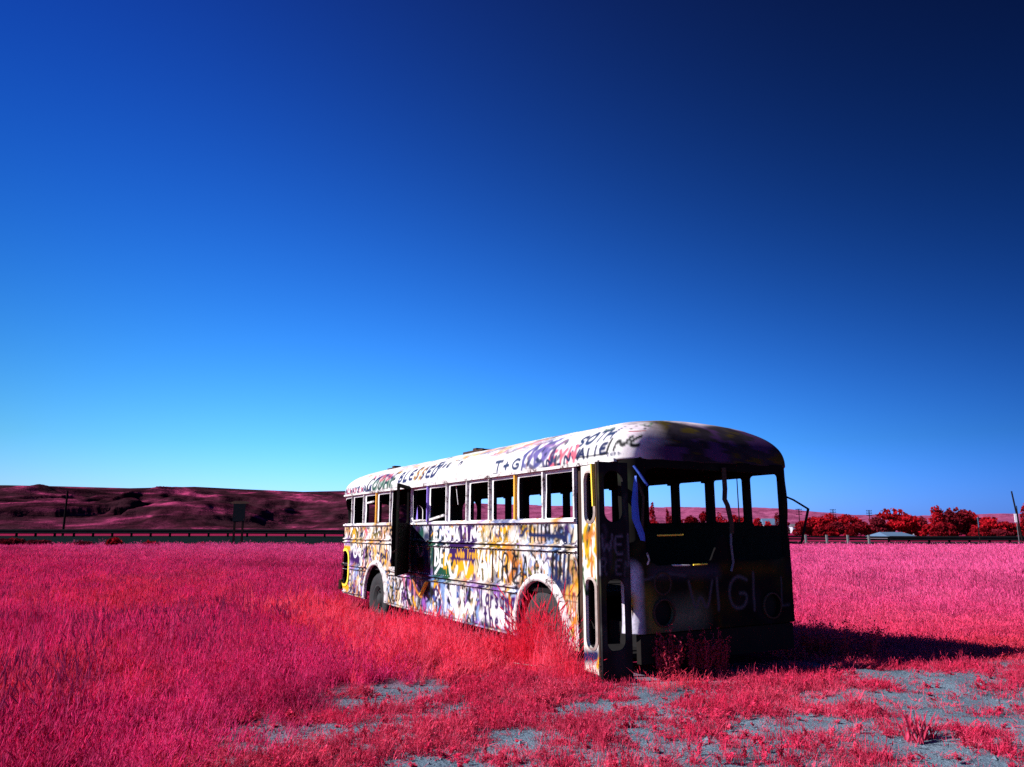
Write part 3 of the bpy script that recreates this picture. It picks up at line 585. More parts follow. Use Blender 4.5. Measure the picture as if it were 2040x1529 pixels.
def panel(name, outer, holes, pf, mats, parent, thick=.03, step=.1, canvas=None, cfix=None, dent=0.0, attr='paint'):
    """sheet with openings: triangulated in its own plane, wrapped on outline pf, given thickness (inner skin = mats[1])"""
    loops = [densify(outer, step * 1.3)] + [densify(h, step * 1.3) for h in holes]
    pts = []; edges = []
    for lp in loops:
        b = len(pts); pts += lp; edges += [(b + i, b + (i + 1) % len(lp)) for i in range(len(lp))]
    O = np.array(outer); us = np.arange(O[:, 0].min() + step * .5, O[:, 0].max(), step); zs = np.arange(O[:, 1].min() + step * .5, O[:, 1].max(), step)
    GX, GY = np.meshgrid(us, zs); GX = GX + (np.arange(len(zs)) % 2)[:, None] * step * .3; GX = GX.ravel(); GY = GY.ravel()
    ok = pip(outer, GX, GY)
    for h in holes: ok &= ~pip(h, GX, GY)
    allp = np.array(pts)
    # keep grid points off the contours
    for lp in loops: ok &= seg_dist(lp, GX, GY) > step * .35
    pts += list(zip(GX[ok], GY[ok]))
    r = delaunay_2d_cdt([Vector(q) for q in pts], edges, [], 0, 1e-6)
    P2 = np.array([tuple(v) for v in r[0]]); T = np.array([f for f in r[2]])
    c = P2[T].mean(1); ok = pip(outer, c[:, 0], c[:, 1])
    for h in holes: ok &= ~pip(h, c[:, 0], c[:, 1])
    T = T[ok]; n = len(P2)
    dn = dent * (fbm(P2[:, 0] * 2.5, P2[:, 1] * 3.5, 77, 3) - .5) if dent else np.zeros(n)
    vo = []; vi = []
    for (u, z), e in zip(P2, dn):
        t_, v_, nt_, nv_ = pf(u); vo.append(B(t_ + nt_ * e, v_ + nv_ * e, z)); vi.append(B(t_ - nt_ * thick, v_ - nv_ * thick, z))
    ed = {}
    for f in T:
        for a, b in ((f[0], f[1]), (f[1], f[2]), (f[2], f[0])): ed[(a, b)] = 1
    rim = [(a, b) for (a, b) in ed if (b, a) not in ed]
    F = [tuple(f) for f in T] + [tuple(f[::-1] + n) for f in T] + [(b, a, a + n, b + n) for a, b in rim]
    me = mesh_np(name, vo + vi, F)
    me.polygons.foreach_set('material_index', [0] * len(T) + [1] * len(T) + [1 if name == 'side_wall' else 0] * len(rim))
    sm = [True] * (2 * len(T)) + [False] * len(rim); me.polygons.foreach_set('use_smooth', sm)
    for m in mats: me.materials.append(m)
    if canvas is not None:
        u = P2[:, 0]; z = P2[:, 1]
        col = canvas.sample(u, z) if not cfix else cfix(u, z)
        at = me.color_attributes.new(attr, 'FLOAT_COLOR', 'POINT'); d = np.ones((2 * n, 4), np.float32); d[:n, :3] = col; d[n:, :3] = col; at.data.foreach_set('color', d.ravel())
    o = bpy.data.objects.new(name, me); C.objects.link(o); o.parent = parent
    return o
M['paint'] = m_paint('graffiti_paint', 'paint', .75)
PM = [M['paint'], M['dark']]; M['paintshade'] = m_paint('dull_painted_shade', 'paint', .0, .03, .9)  # second paint: for faces whose shade is put into the colour

def arch(tc_, zc_, r, t0, t1):
    """points of a wheel opening from the skirt up and over, rear side first"""
    pts = []
    for i in range(17):
        an = PI * i / 16; pts.append((tc_ + r * math.cos(an), max(ZS, zc_ + r * .98 * math.sin(an))))
    return pts
WF = (1.80, .45); WR = (7.86, .38)
af = arch(WF[0], .50, .56, 0, 0); ar = arch(WR[0], .42, .60, 0, 0)
outer = [(.98, ZS)] + [(1.24, ZS)] + af[::-1] + [(2.36, ZS)] + [(7.26, ZS)] + ar[::-1] + [(8.46, ZS), (UB, ZS + .04), (UB, ZT), (.98, ZT)]
WIN = [(1.03, 1.64), (1.75, 2.32), (2.47, 3.05), (3.21, 3.77), (3.94, 4.50), (4.67, 5.27), (5.44, 6.05), (7.20, 7.82), (8.02, 8.58), (8.80, 9.38)]
hl = [rrect(a, b, 1.80, 2.34, .02, 2) for a, b in WIN]
hl.append(rrect(6.15, 7.08, .95, 2.40, .05, 3))
hl.append([(9.54, 1.80), (10.3, 1.80), (10.36, 1.88), (10.3, 2.1), (10.16, 2.25), (9.98, 2.33), (9.6, 2.34), (9.54, 2.3)])
hl.append(rrect(9.62, 10.12, .52, 1.23, .2, 6))
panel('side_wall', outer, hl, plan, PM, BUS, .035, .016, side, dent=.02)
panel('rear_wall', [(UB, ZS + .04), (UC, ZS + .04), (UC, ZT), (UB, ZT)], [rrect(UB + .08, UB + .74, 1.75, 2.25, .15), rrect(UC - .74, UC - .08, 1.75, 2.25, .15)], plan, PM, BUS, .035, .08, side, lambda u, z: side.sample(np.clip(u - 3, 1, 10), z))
# driver side: seen only from inside through the openings
def ur(t_): return UD + UA - t_
WINR = [(.15, .66), (.78, 1.31), (1.44, 2.01), (2.14, 2.71), (2.85, 3.43), (3.57, 4.14), (4.29, 4.87), (5.03, 5.58), (5.74, 6.3), (6.46, 7.0), (7.18, 7.7), (7.86, 8.36)]
hr = [rrect(ur(b), ur(a), 1.76, 2.325, .03, 2) for a, b in WINR[1:]] + [rrect(ur(.66), ur(.2), 1.71, 2.345, .05, 3), rrect(ur(9.3), ur(8.5), 1.78, 2.29, .2, 5)]
ua, ub = ur(RF), UD
outer = [(UC, ZS + .04), (ur(8.46), ZS)] + [(ur(x), z) for x, z in ar] + [(ur(7.26), ZS), (ur(2.36), ZS)] + [(ur(x), z) for x, z in af] + [(ur(1.24), ZS), (ua, ZS), (ua, ZT), (UC, ZT)]
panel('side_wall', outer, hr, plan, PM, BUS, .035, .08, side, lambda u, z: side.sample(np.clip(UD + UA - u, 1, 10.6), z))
# front face with the two windscreen openings and lamp holes
UF = fu(WB - RF) + RF * PI / 2
fo = [(0, .60), (UF, .60), (UF, ZT), (0, ZT)]
def circ(u, z, r, n=20): return [(u + r * math.cos(i * 2 * PI / n), z + r * math.sin(i * 2 * PI / n)) for i in range(n)]
WS = [(.20, 1.45), (.24, 1.34), (.36, 1.285), (1.02, 1.285), (1.13, 1.33), (1.20, 1.45), (1.27, 1.58), (1.33, 1.60), (1.38, 1.56), (1.42, 1.44), (1.48, 1.35), (1.6, 1.315), (2.2, 1.32), (2.31, 1.36), (2.365, 1.47), (2.375, 2.2), (2.35, 2.29), (2.27, 2.325), (.36, 2.325), (.25, 2.29), (.20, 2.2)]
fh = [[(fu(a), b) for a, b in WS], circ(fu(.41), .80, .135), circ(fu(2.03), .80, .135)]
panel('front_wall', fo, fh, fplan, [M['paintshade'], M['dark']], BUS, .03, .018, frontc, lambda u, z: frontc.sample(u - RF * PI / 2 + RF, z), dent=.03)
mb = MB(); 
mb.box(B(.03, .12, .30), B(.10, 2.40, .585)); mb.build('front_valance', M['chass'], BUS)
for v_ in (.41, 2.03):
    o = MB().lathe([(.137, 0), (.15, -.012), (.15, .02), (.13, .02)], B(-.004, v_, .80), (1, 0, 0), 24).build('headlamp_ring', M['bare'], BUS, True)
o = MB().lathe([(.10, 0), (.115, .012), (.125, 0)], B(.002, .42, 1.10), (1, 0, 0), 24).build('lamp_trim', M['bare'], BUS, True)
# roof: rings from the eave up to the ridge
def roof():
    na_, ns = 14, 700; phis = np.concatenate([np.arcsin((np.arange(0, .36, .012) / RH) ** (RP / 2)), np.linspace(math.asin((.36 / RH) ** (RP / 2)), PI / 2 * .995, 20)]); K = len(phis)
    V = []; U = []; Zz = []; S = []
    for ph in phis:
        a = 1 - max(math.cos(ph), 0) ** (2 / RP); hw = W_ / 2 * (1 - a) + 1e-3; x0 = DF * a; x1 = LG - DR * a
        rf = min(hw, R0 + KF * a); rb = min(hw, RR + .5 * a); z = ZE + RH * (1 - (1 - a) ** RP) ** (1 / RP); c_ = V0 + W_ / 2
        ring = []
        for i in range(ns + 1): tt = x0 + rf + (x1 - rb - x0 - rf) * i / ns; ring.append((tt, c_ - hw, tt, 0))
        for i in range(1, na_): an = PI / 2 * i / na_; ring.append((x1 - rb + rb * math.sin(an), c_ - hw + rb - rb * math.cos(an), x1 - rb + rb * an, 0))
        for i in range(9): ring.append((x1, c_ - hw + rb + (2 * hw - 2 * rb) * i / 8, 10.6, 1))
        for i in range(1, na_): an = PI / 2 * i / na_; ring.append((x1 - rb + rb * math.cos(an), c_ + hw - rb + rb * math.sin(an), x1 - rb, 2))
        for i in range(61): tt = x1 - rb + (x0 + rf - x1 + rb) * i / 60; ring.append((tt, c_ + hw, tt, 2))
        for i in range(1, na_): an = PI / 2 * i / na_; ring.append((x0 + rf - rf * math.sin(an), c_ + hw - rf + rf * math.cos(an), 0, 3))
        for i in range(25): vv = c_ + hw - rf + (2 * rf - 2 * hw) * i / 24; ring.append((x0, vv, vv, 4))
        for i in range(1, na_): an = PI / 2 * (1 - i / na_); ring.append((x0 + rf - rf * math.sin(an), c_ - hw + rf - rf * math.cos(an), x0 + rf - rf * an, 0))
        for tt, vv, T, s_ in ring: V.append((tt, vv, z)); U.append(T); S.append(s_); Zz.append(z)
    n = len(ring); V = np.array(V); S = np.array(S); U = np.array(U); Zz = np.array(Zz)
    dz = .014 * (fbm(V[:, 0] * 1.3, V[:, 1] * 1.6, 91, 3) - .5) * (Zz > ZE + .05)
    rib = np.abs(((V[:, 0] - 1.0) / .72) % 1.0 - .5); seam = (rib > .485) * .004
    V[:, 2] += dz + seam * (Zz > ZE + .2)
    idx = np.arange(n * K).reshape(K, n); F = []
    for k in range(K - 1):
        a = idx[k]; b = idx[k + 1]; F += list(zip(a, np.roll(a, -1), np.roll(b, -1), b))
    F.append(tuple(idx[-1]))
    vv = np.stack([-V[:, 0], V[:, 1], V[:, 2]], -1); ins = vv * np.array([1, 1, 1]) ; ins[:, 2] -= .03; ins[:, 1] = (ins[:, 1] - WB / 2) * .985 + WB / 2; ins[:, 0] = (ins[:, 0] + 5.2) * .997 - 5.2
    off = len(vv); nf = len(F)
    F2 = [tuple(int(i) + off for i in f[::-1]) for f in F]; rim = [(idx[0][(i + 1) % n], idx[0][i], idx[0][i] + off, idx[0][(i + 1) % n] + off) for i in range(n)]
    me = mesh_np('roof', np.vstack([vv, ins]), [tuple(int(i) for i in f) for f in F] + F2 + rim, True)
    me.materials.append(M['paint']); me.materials.append(M['dark']); me.materials.append(M['paintshade'])
    fm = [2 if all(S[i] >= 3 for i in f) else 0 for f in F]
    me.polygons.foreach_set('material_index', fm + [1] * nf + [0] * n)
    col = roofc.sample(U, Zz)
    # driver half blotchy; dome coat paints in its shade, pale crown to dark face
    other = np.array([.5, .47, .5]) * (1 - .6 * sstep(.45, .6, fbm(V[:, 0] * 2, V[:, 1] * 3 + Zz * 3, 61, 4)))[:, None]
    nz_ = fbm(V[:, 1] * 3 + 5, Zz * 6 + V[:, 0] * 2, 63, 4); nz2 = fbm(V[:, 1] * 9, Zz * 14 + V[:, 0] * 6, 65, 4)
    dk = np.clip(sstep(.12, .62, V[:, 1] + .5 * (nz_ - .5)) * sstep(2.98, 2.86, Zz + .14 * (nz_ - .5)), 0, 1)
    pale_ = np.array([.55, .46, .52])[None] * (.55 + .8 * nz2)[:, None]; dark_ = np.array([.016, .012, .017])[None] * (.5 + 1.6 * nz2)[:, None]
    dark_ = np.where((nz_ > .60)[:, None], np.array([[.05, .02, .07]]), dark_); dark_ = np.where((nz_ < .34)[:, None], np.array([[.05, .035, .008]]), dark_)
    dome = pale_ * (1 - dk[:, None]) + dark_ * dk[:, None]
    col = np.where(((S == 1) | (S == 2))[:, None], other, col); fw = sstep(.42, .10, V[:, 0] - .62 * DF * np.clip((Zz - ZE) / RH, 0, 1) ** 3) * (S == 0) * sstep(.02, .3, V[:, 1] + .15); col = np.where(((S == 3) | (S == 4))[:, None], dome, col); col = col * (1 - fw[:, None]) + np.minimum(col, dome) * fw[:, None]
    fr = sstep(.30, .02, V[:, 0] - DF * (1 - np.clip((ZE + RH - Zz) / RH, 0, 1)) ** 1.0 * .0) * 0
    at = me.color_attributes.new('paint', 'FLOAT_COLOR', 'POINT'); d = np.ones((2 * off, 4), np.float32); d[:off, :3] = col; d[off:, :3] = .02; at.data.foreach_set('color', d.ravel())
    o = bpy.data.objects.new('roof', me); C.objects.link(o); o.parent = BUS
    # lettering on the dome
    return o
RO = roof()
# drip rail under the eave
mb = MB(); pl = []
for u in np.concatenate([np.linspace(RF, UA, 40), np.linspace(UA, UB, 8)[1:]]):
    t_, v_, a, b = plan(u); pl.append(B(t_ + a * .02, v_ + b * .03, 2.405))
for p0, p1 in zip(pl[:-1], pl[1:]): mb.bar(p0, p1, .045, .035)
mb.build('drip_rail', M['white'], RO)
for (tt, aa, ll, ww) in ((5.25, .62, .75, .5), (9.25, .55, .5, .5)):
    z0 = ZE + RH * (1 - (1 - aa) ** RP) ** (1 / RP)
    mb = MB(); mb.box(B(tt - ll / 2, .75, z0 + .0), B(tt + ll / 2, .75 + ww, z0 + .055)); mb.box(B(tt - .05, .80, z0 + .056), B(tt + .08, .95, z0 + .10)); mb.build('roof_hatch', M['bare'], BUS)

# body rails, rivets, arch flares
def rail(z0, z1, u0, u1, proud, name='body_rail', m=None):
    us = np.arange(u0, u1, .06); us = np.append(us, u1); mbv = []; F = []
    for u in us:
        t_, v_, a, b = plan(u)
        for z, e in ((z0, .0), (z0 + .008, proud), (z1 - .008, proud), (z1, .0)): mbv.append(B(t_ + a * e, v_ + b * e, z))
    k = len(us)
    for i in range(k - 1):
        for j in range(3): F.append((i*4+j, (i+1)*4+j, (i+1)*4+j+1, i*4+j+1))
    F += [(0, 1, 2, 3), tuple((k-1)*4+j for j in (3, 2, 1, 0))]
    me = mesh_np(name, mbv, F); me.materials.append(M['paint'])
    at = me.color_attributes.new('paint', 'FLOAT_COLOR', 'POINT'); U = np.repeat(us, 4); Z = np.array([q[2] for q in mbv]); d = np.ones((len(mbv), 4), np.float32); d[:, :3] = side.sample(U, Z); at.data.foreach_set('color', d.ravel())
    o = bpy.data.objects.new(name, me); C.objects.link(o); o.parent = BUS
for a, b in ((.99, 6.13), (7.11, UB)):
    rail(1.745, 1.79, a, b, .04); rail(1.465, 1.495, a, b, .034); rail(1.40, 1.425, a, b, .032)
for a, b in ((2.38, 5.1), (5.11, 7.24), (8.5, 9.55)): rail(.915, .945, a, b, .036); rail(.85, .872, a, b, .032)
rail(.315, .345, 2.38, 7.24, .015); rail(.36, .385, 8.5, 10.5, .02)
mb = MB()
for zz in (1.508, 1.383, .957, .838, 1.728):
    for tt in np.arange(1.06, 10.3, .085):
        if (6.1 < tt < 7.12) or (zz < 1 and (tt < 2.4 or 7.2 < tt < 8.5)): continue
        t_, v_, a, b = plan(tt); r = .011
        mb.add([B(t_ - r, v_ + b * .0, zz), B(t_, v_, zz - r), B(t_ + r, v_, zz), B(t_, v_, zz + r), B(t_ + a * .02, v_ + b * .012, zz)], [(0, 1, 4), (1, 2, 4), (2, 3, 4), (3, 0, 4)])
o = mb.build('rivets', M['white'], BUS); o['kind'] = 'stuff'
for (tc_, zc_, r) in ((WF[0], .50, .56), (WR[0], .42, .60)):
    mbv = []; F = []; us = []
    for i in range(25):
        an = -.18 + (PI + .36) * i / 24 if r < .58 else -.12 + (PI + .24) * i / 24
        for rr_, e in ((r - .012, -.01), (r - .008, .045), (r + .05, .05), (r + .085, .0)): mbv.append(B(tc_ + rr_ * math.cos(an), -e, zc_ + rr_ * .98 * math.sin(an)))
    for i in range(24):
        for j in range(3): F.append((i*4+j, (i+1)*4+j, (i+1)*4+j+1, i*4+j+1))
    me = mesh_np('wheel_arch', mbv, F, True); o = bpy.data.objects.new('wheel_arch', me); C.objects.link(o); o.parent = BUS; me.materials.append(M['white'])
# panel seams
for tt in (5.105, 3.06, 8.5):
    mb = MB(); mb.box(B(tt - .012, -.008, .95), B(tt + .012, .002, 1.39)); mb.build('seam_strip', M['bare'] if tt < 4 else M['chass'], BUS)

# window posts: each its own strip of painted metal in front of the wall
for tt, wd, mk in ((1.0, .055, 'white'), (1.695, .09, 'white'), (2.395, .12, 'orange'), (3.13, .13, 'white'), (3.855, .13, 'white'), (4.585, .13, 'white'), (5.355, .13, 'purple'), (6.10, .07, 'white'), (7.14, .09, 'white'), (7.92, .16, 'orange'), (8.69, .17, 'white'), (9.46, .12, 'white')):
    mb = MB(); mb.bar(B(tt, -.006, 1.795), B(tt - .01, -.012, 2.375), .05 if wd < .1 else .065, .03, up=(1, 0, 0)); mb.build('window_post', M[mk], BUS)
    mb = MB(); mb.bar(B(tt - .03, .05, 1.79), B(tt - .03, .05, 2.38), .05, .03, up=(1, 0, 0)); mb.build('window_guide', M['dark'], BUS)
for tt, _ in enumerate(WINR[1:-1]):
    x = (WINR[tt + 1][1] + WINR[tt + 2][0]) / 2
    mb = MB(); mb.bar(B(x, WB - .06, 1.7), B(x, WB - .06, 2.4), .07, .05, up=(1, 0, 0)); mb.box(B(x - .09, WB - .1, 2.295), B(x + .09, WB - .05, 2.33)); mb.build('window_guide', M['dark'], BUS)
MB().bar(B(8.58, -.01, 2.2), B(8.06, -.015, 2.22), .03, .035).build('window_sash', M['white'], BUS)
MB().bar(B(5.3, -.02, 1.82), B(4.66, -.03, 1.89), .03, .035).build('window_sash', M['white'], BUS)
MB().tube([B(6.0, -.03, 1.86), B(5.9, -.05, 1.81), B(5.6, -.04, 1.82), B(5.35, -.02, 1.81)], .018, 6).build('window_sash', M['white'], BUS)
mb = MB(); mb.add([B(5.97, .02, 1.8), B(5.82, .0, 1.8), B(5.93, .03, 2.06), B(5.96, .05, 1.8)], [(0, 1, 2), (1, 3, 2), (3, 0, 2), (0, 3, 1)]); mb.build('torn_panel', M['purple'], BUS)
MB().tube([B(4.42, .06, 2.35), B(4.38, .08, 2.05)], .008, 5).build('hanging_wire', M['white'], BUS)
# vent frame at the rear corner
mb = MB(); lp = rrect(9.58, 10.16, .48, 1.27, .23, 6); li = rrect(9.63, 10.11, .53, 1.22, .19, 6)
V = []; 
for (a, z), (b, y) in zip(lp, li):
    t_, v_, n1_, n2_ = plan(a); V.append(B(t_ + n1_ * .012, v_ + n2_ * .012, z)); t_, v_, n1_, n2_ = plan(b); V.append(B(t_ + n1_ * .02, v_ + n2_ * .02, y))
k = len(lp); mb.add(V, [(2*i, 2*((i+1) % k), 2*((i+1) % k)+1, 2*i+1) for i in range(k)]); mb.build('vent_frame', M['yellow'], BUS)
# rear bumper end
mb = MB(); mb.bar(B(10.1, -.04, .50), B(10.55, .25, .50), .05, .2); mb.bar(B(10.55, .25, .50), B(10.55, 2.2, .50), .05, .2); mb.build('rear_bumper', M['bare'], BUS)

# floor, stepwell, inner partitions, undercarriage
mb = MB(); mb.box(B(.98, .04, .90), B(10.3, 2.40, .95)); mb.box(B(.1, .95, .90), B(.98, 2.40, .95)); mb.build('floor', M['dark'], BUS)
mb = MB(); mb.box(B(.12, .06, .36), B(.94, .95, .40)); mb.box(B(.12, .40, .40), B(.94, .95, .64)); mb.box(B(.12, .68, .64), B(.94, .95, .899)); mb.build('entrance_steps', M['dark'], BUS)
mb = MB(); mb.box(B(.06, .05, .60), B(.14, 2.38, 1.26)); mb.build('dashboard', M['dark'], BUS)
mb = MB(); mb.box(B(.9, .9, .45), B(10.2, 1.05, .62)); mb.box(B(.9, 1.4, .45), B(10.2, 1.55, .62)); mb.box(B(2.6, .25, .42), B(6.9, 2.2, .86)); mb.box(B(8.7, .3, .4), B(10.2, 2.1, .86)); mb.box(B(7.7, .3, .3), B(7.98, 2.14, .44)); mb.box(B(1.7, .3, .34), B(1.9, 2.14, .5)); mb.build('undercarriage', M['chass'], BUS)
for (tc_, zz) in (WF, WR):
    MB().box(B(tc_ - .66, .42, .5), B(tc_ + .66, .45, 1.12)).box(B(tc_ - .66, .04, 1.08), B(tc_ + .66, .43, 1.11)).build('wheel_housing', M['chass'], BUS)
    MB().box(B(tc_ - .66, 1.98, .5), B(tc_ + .66, 2.01, 1.12)).box(B(tc_ - .66, 2.0, 1.08), B(tc_ + .66, 2.40, 1.11)).build('wheel_housing', M['chass'], BUS)
# driver's seat frame and steering wheel
mb = MB(); mb.lathe([(.21, 0), (.225, .012), (.24, 0), (.225, -.012)], B(.42, 1.85, 1.22), (-.5, 0, 1), 24, closed=True); mb.bar(B(.42, 1.85, 1.22), B(.22, 1.85, .95), .05); mb.bar(B(.42, 1.63, 1.22), B(.42, 2.07, 1.22), .025); mb.build('steering_wheel', M['dark'], BUS)

# wheels
def wheel(tc_, vc_, zc_, r=.50, out=-1, flat=.06):
    e = empty('wheel', B(tc_, vc_, zc_)); e.parent = BUS
    w2 = .14; prof = [(.27, -w2 * .8), (.33, -w2), (.43, -w2), (.475, -w2 * .9), (.497, -w2 * .62), (.5, 0), (.497, w2 * .62), (.475, w2 * .9), (.43, w2), (.33, w2), (.27, w2 * .8)]
    n = 56; V = []; F = []
    for i, (rr_, h) in enumerate(prof):
        for j in range(n):
            an = j * 2 * PI / n; lug = .014 if (rr_ > .48 and (j + i) % 2) else 0
            x, z = (rr_ * r / .5 + lug) * math.cos(an), (rr_ * r / .5 + lug) * math.sin(an)
            V.append((x, h * out * -1, max(z, -r + flat)))
    k = len(prof); F = [(i*n+j, i*n+(j+1) % n, (i+1)*n+(j+1) % n, (i+1)*n+j) for i in range(k-1) for j in range(n)]
    ty = obj('tyre', mesh_np('tyre', V, F, True), e, M['black'])
    m2 = MB(); m2.lathe([(.275, -.10), (.29, -.125), (.26, -.12), (.235, -.06), (.12, -.03), (.11, -.1), (.0, -.11)], (0, 0, 0), (0, 1 if out < 0 else -1, 0), 28)
    m2.build('rim', M['black'], e, True)
    for q in range(6):
        an = q * PI / 3; MB().lathe([(.0, -.075), (.018, -.075), (.018, -.03)], (.17 * math.cos(an), 0, .17 * math.sin(an)), (0, 1 if out < 0 else -1, 0), 6).build('wheel_nut', M['black'], e)
wheel(WF[0], .17, .42); wheel(WF[0], WB - .17, .42, out=1); wheel(WR[0], .17, .34); wheel(WR[0], WB - .17, .34, out=1)
# entrance: rear jamb, header, the two folding leaves
MB().box(B(.86, .015, .34), B(.965, .09, 2.40)).build('door_jamb', M['bare'], BUS)
MB().box(B(.18, .03, 2.34), B(.86, .09, 2.42)).build('door_header', M['bare'], BUS)
def leaf(name, p0, p1, z0, z1, holes, mats, par, canvas=None, cf=None, thick=.03):
    (t0, v0), (t1, v1) = p0, p1; L = math.hypot(t1 - t0, v1 - v0); dt, dv = (t1 - t0) / L, (v1 - v0) / L
    return panel(name, [(0, z0), (L, z0), (L, z1), (0, z1)], holes(L), lambda u: (t0 + dt * u, v0 + dv * u, dv, -dt), mats, par, thick, .02, canvas, cf), L
leafc = Canvas(-.1, .8, .2, 2.5, .01, (.55, .52, .48))
for _ in range(40): leafc.stroke(squig(random.uniform(0, .45), random.uniform(1.1, 1.75), random.uniform(-.1, .1), -.2, 2), random.uniform(.02, .06), random.choice([YE, YE, YE, OL, WH, OR, BK, GR]), .4)
leafc.stroke([(.1, 1.62), (.3, 1.58)], .07, OR, .6); leafc.stroke([(.05, 2.3), (.05, 1.75)], .05, YE, .5); leafc.stroke([(.1, .4), (.4, .35)], .14, NV, .5); leafc.stroke([(.02, .4), (.08, .3)], .06, YE, .5)
hole2 = lambda L: [rrect(.065, L - .065, 1.74, 2.27, .1, 5), rrect(.065, L - .065, .46, 1.16, .09, 5)]
lo, L1 = leaf('door_leaf', (.085, -.345), (.46, -.29), .22, 2.34, hole2, PM, BUS, leafc)
for z0, z1 in ((1.74, 2.27), (.46, 1.16)):
    V = []; A = rrect(.05, L1 - .05, z0 - .015, z1 + .015, .11, 5); Bq = rrect(.075, L1 - .075, z0 + .01, z1 - .01, .09, 5)
    for (a, z), (b, y) in zip(A, Bq):
        for u, zz, e in ((a, z, .0), (b, y, .014)):
            tt = .085 + (.375 / L1) * u; vv = -.345 + (.055 / L1) * u; V.append(B(tt, vv - .006 - e, zz))
    k = len(A); m3 = MB(); m3.add(V, [(2*i, 2*((i+1) % k), 2*((i+1) % k)+1, 2*i+1) for i in range(k)]); m3.build('window_gasket', M['aged'], lo)
darkc = Canvas(-.1, .8, .2, 2.5, .01, (.012, .01, .012))  # leaf turned from the sun: its shade painted in as dark colour
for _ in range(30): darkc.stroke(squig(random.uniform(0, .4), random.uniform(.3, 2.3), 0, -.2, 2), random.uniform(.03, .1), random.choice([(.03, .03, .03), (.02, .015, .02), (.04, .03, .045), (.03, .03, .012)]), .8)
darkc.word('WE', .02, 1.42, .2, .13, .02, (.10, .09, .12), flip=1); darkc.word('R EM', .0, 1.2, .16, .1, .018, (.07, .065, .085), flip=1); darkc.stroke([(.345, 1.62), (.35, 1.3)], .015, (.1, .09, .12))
lo2, L2 = leaf('door_leaf', (.06, -.365), (.04, .0), .2, 2.36, hole2, [M['paintshade'], M['paintshade']], BUS, darkc)
MB().tube([B(.075, -.36, .22), B(.075, -.36, 2.36)], .018, 8).build('door_hinge', M['bare'], BUS)
MB().bar(B(.09, -.385, 1.9), B(.10, -.39, 2.34), .05, .02).build('door_edge_strip', M['yellow'], BUS)
# side exit door, swung right round on its front hinge
edc = Canvas(-.1, 1.2, .8, 2.5, .01, (.010, .009, .008))  # shade of the visible door face painted in, near black
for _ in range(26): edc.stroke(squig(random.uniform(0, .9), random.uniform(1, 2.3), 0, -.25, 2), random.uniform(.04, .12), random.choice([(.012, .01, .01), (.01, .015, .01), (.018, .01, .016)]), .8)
ed_, L3 = leaf('exit_door', (6.14, -.03), (5.40, -.52), .93, 2.42, lambda L: [rrect(.07, L - .07, 1.78, 2.36, .06, 4)], [M['paintshade'], M['paintshade']], BUS, edc, thick=.035)
MB().tube([B(6.15, -.03, .95), B(6.15, -.03, 2.40)], .02, 8).build('door_hinge', M['bare'], BUS)
MB().bar(B(5.38, -.53, 1.35), B(5.40, -.60, 1.30), .02).build('door_handle', M['bare'], BUS)
MB().box(B(6.15, -.06, .93), B(6.5, .02, .96)).build('door_sill', M['white'], BUS); MB().box(B(6.75, -.05, .95), B(7.05, .02, 1.0)).build('door_sill', M['white'], BUS)
mb = MB(); mb.bar(B(5.3, -.03, .83), B(5.5, -.05, .6), .07, .012); mb.build('hanging_strap', M['yellow'], BUS)
# windscreen: broken centre post, torn rubber and sashes
mb = MB(); mb.tube([B(-.03, 1.36, 2.36), B(-.035, 1.36, 2.12), B(-.05, 1.33, 2.0), B(-.06, 1.36, 1.93), B(-.05, 1.42, 1.72), B(-.04, 1.42, 1.62)], .028, 6); mb.build('windscreen_post', M['bare'], BUS)
mb = MB(); mb.tube([B(-.03, 1.42, 1.62), B(-.03, 1.41, 1.5), B(-.02, 1.44, 1.3), B(-.02, 1.40, 1.2)], .014, 6); mb.build('windscreen_rubber', plain('grey_rubber', (.12, .11, .14), .7), BUS)
mb = MB(); mb.tube([B(-.02, .20, 1.42), B(-.03, .22, 1.35), B(-.01, .21, 1.3)], .01, 5); mb.build('broken_trim', M['white'], BUS)
for (a, za), (b, zb), c_ in (((.36, 1.60), (.72, 1.605), 'yellow'), ((.55, 1.285), (.8, 1.28), 'white'), ((.85, 1.283), (1.05, 1.288), 'yellow')):
    MB().tube([B(-.012, a, za), B(-.012, b, zb)], .009, 5).build('windscreen_trim', M[c_], BUS)
# bent mirror arms
mb = MB(); mb.tube([B(-.03, .05, 2.33), B(-.06, .10, 2.25), B(-.08, .19, 2.12)], .014, 6); mb.build('mirror_arm', M['blue'], BUS)
V = []; path = [(.05, 2.22, .02), (.03, 2.12, .05), (.00, 1.95, .075), (.0, 1.77, .09), (.07, 1.63, .08), (.105, 1.55, .05)]
mb = MB()
for v_, z, wd in path: V += [B(-.04, v_, z), B(-.055, v_ + wd, z - .01), B(-.065, v_ + wd * .5, z)]
mb.add(V, [(3*i+a, 3*i+(a+1) % 3, 3*i+3+(a+1) % 3, 3*i+3+a) for i in range(len(path)-1) for a in range(3)]); mb.build('bent_window_channel', M['blue'], BUS)
mb = MB(); mb.tube([B(0, .10, 2.2), B(-.03, .17, 2.0), B(-.03, .14, 1.7), B(-.03, .13, 1.56)], .016, 6); mb.build('loose_trim', M['bare'], BUS)
mb = MB(); mb.tube([B(.08, 2.49, 2.06), B(.02, 2.55, 2.02), B(-.02, 2.75, 1.915)], .012, 6); mb.build('mirror_arm', M['chass'], BUS)
mb = MB(); mb.bar(B(-.02, 2.76, 1.92), B(.0, 2.62, 1.51), .026, .018); mb.bar(B(.08, 2.50, 1.505), B(.0, 2.625, 1.50), .02, .02); mb.build('mirror_bracket', M['chass'], BUS)
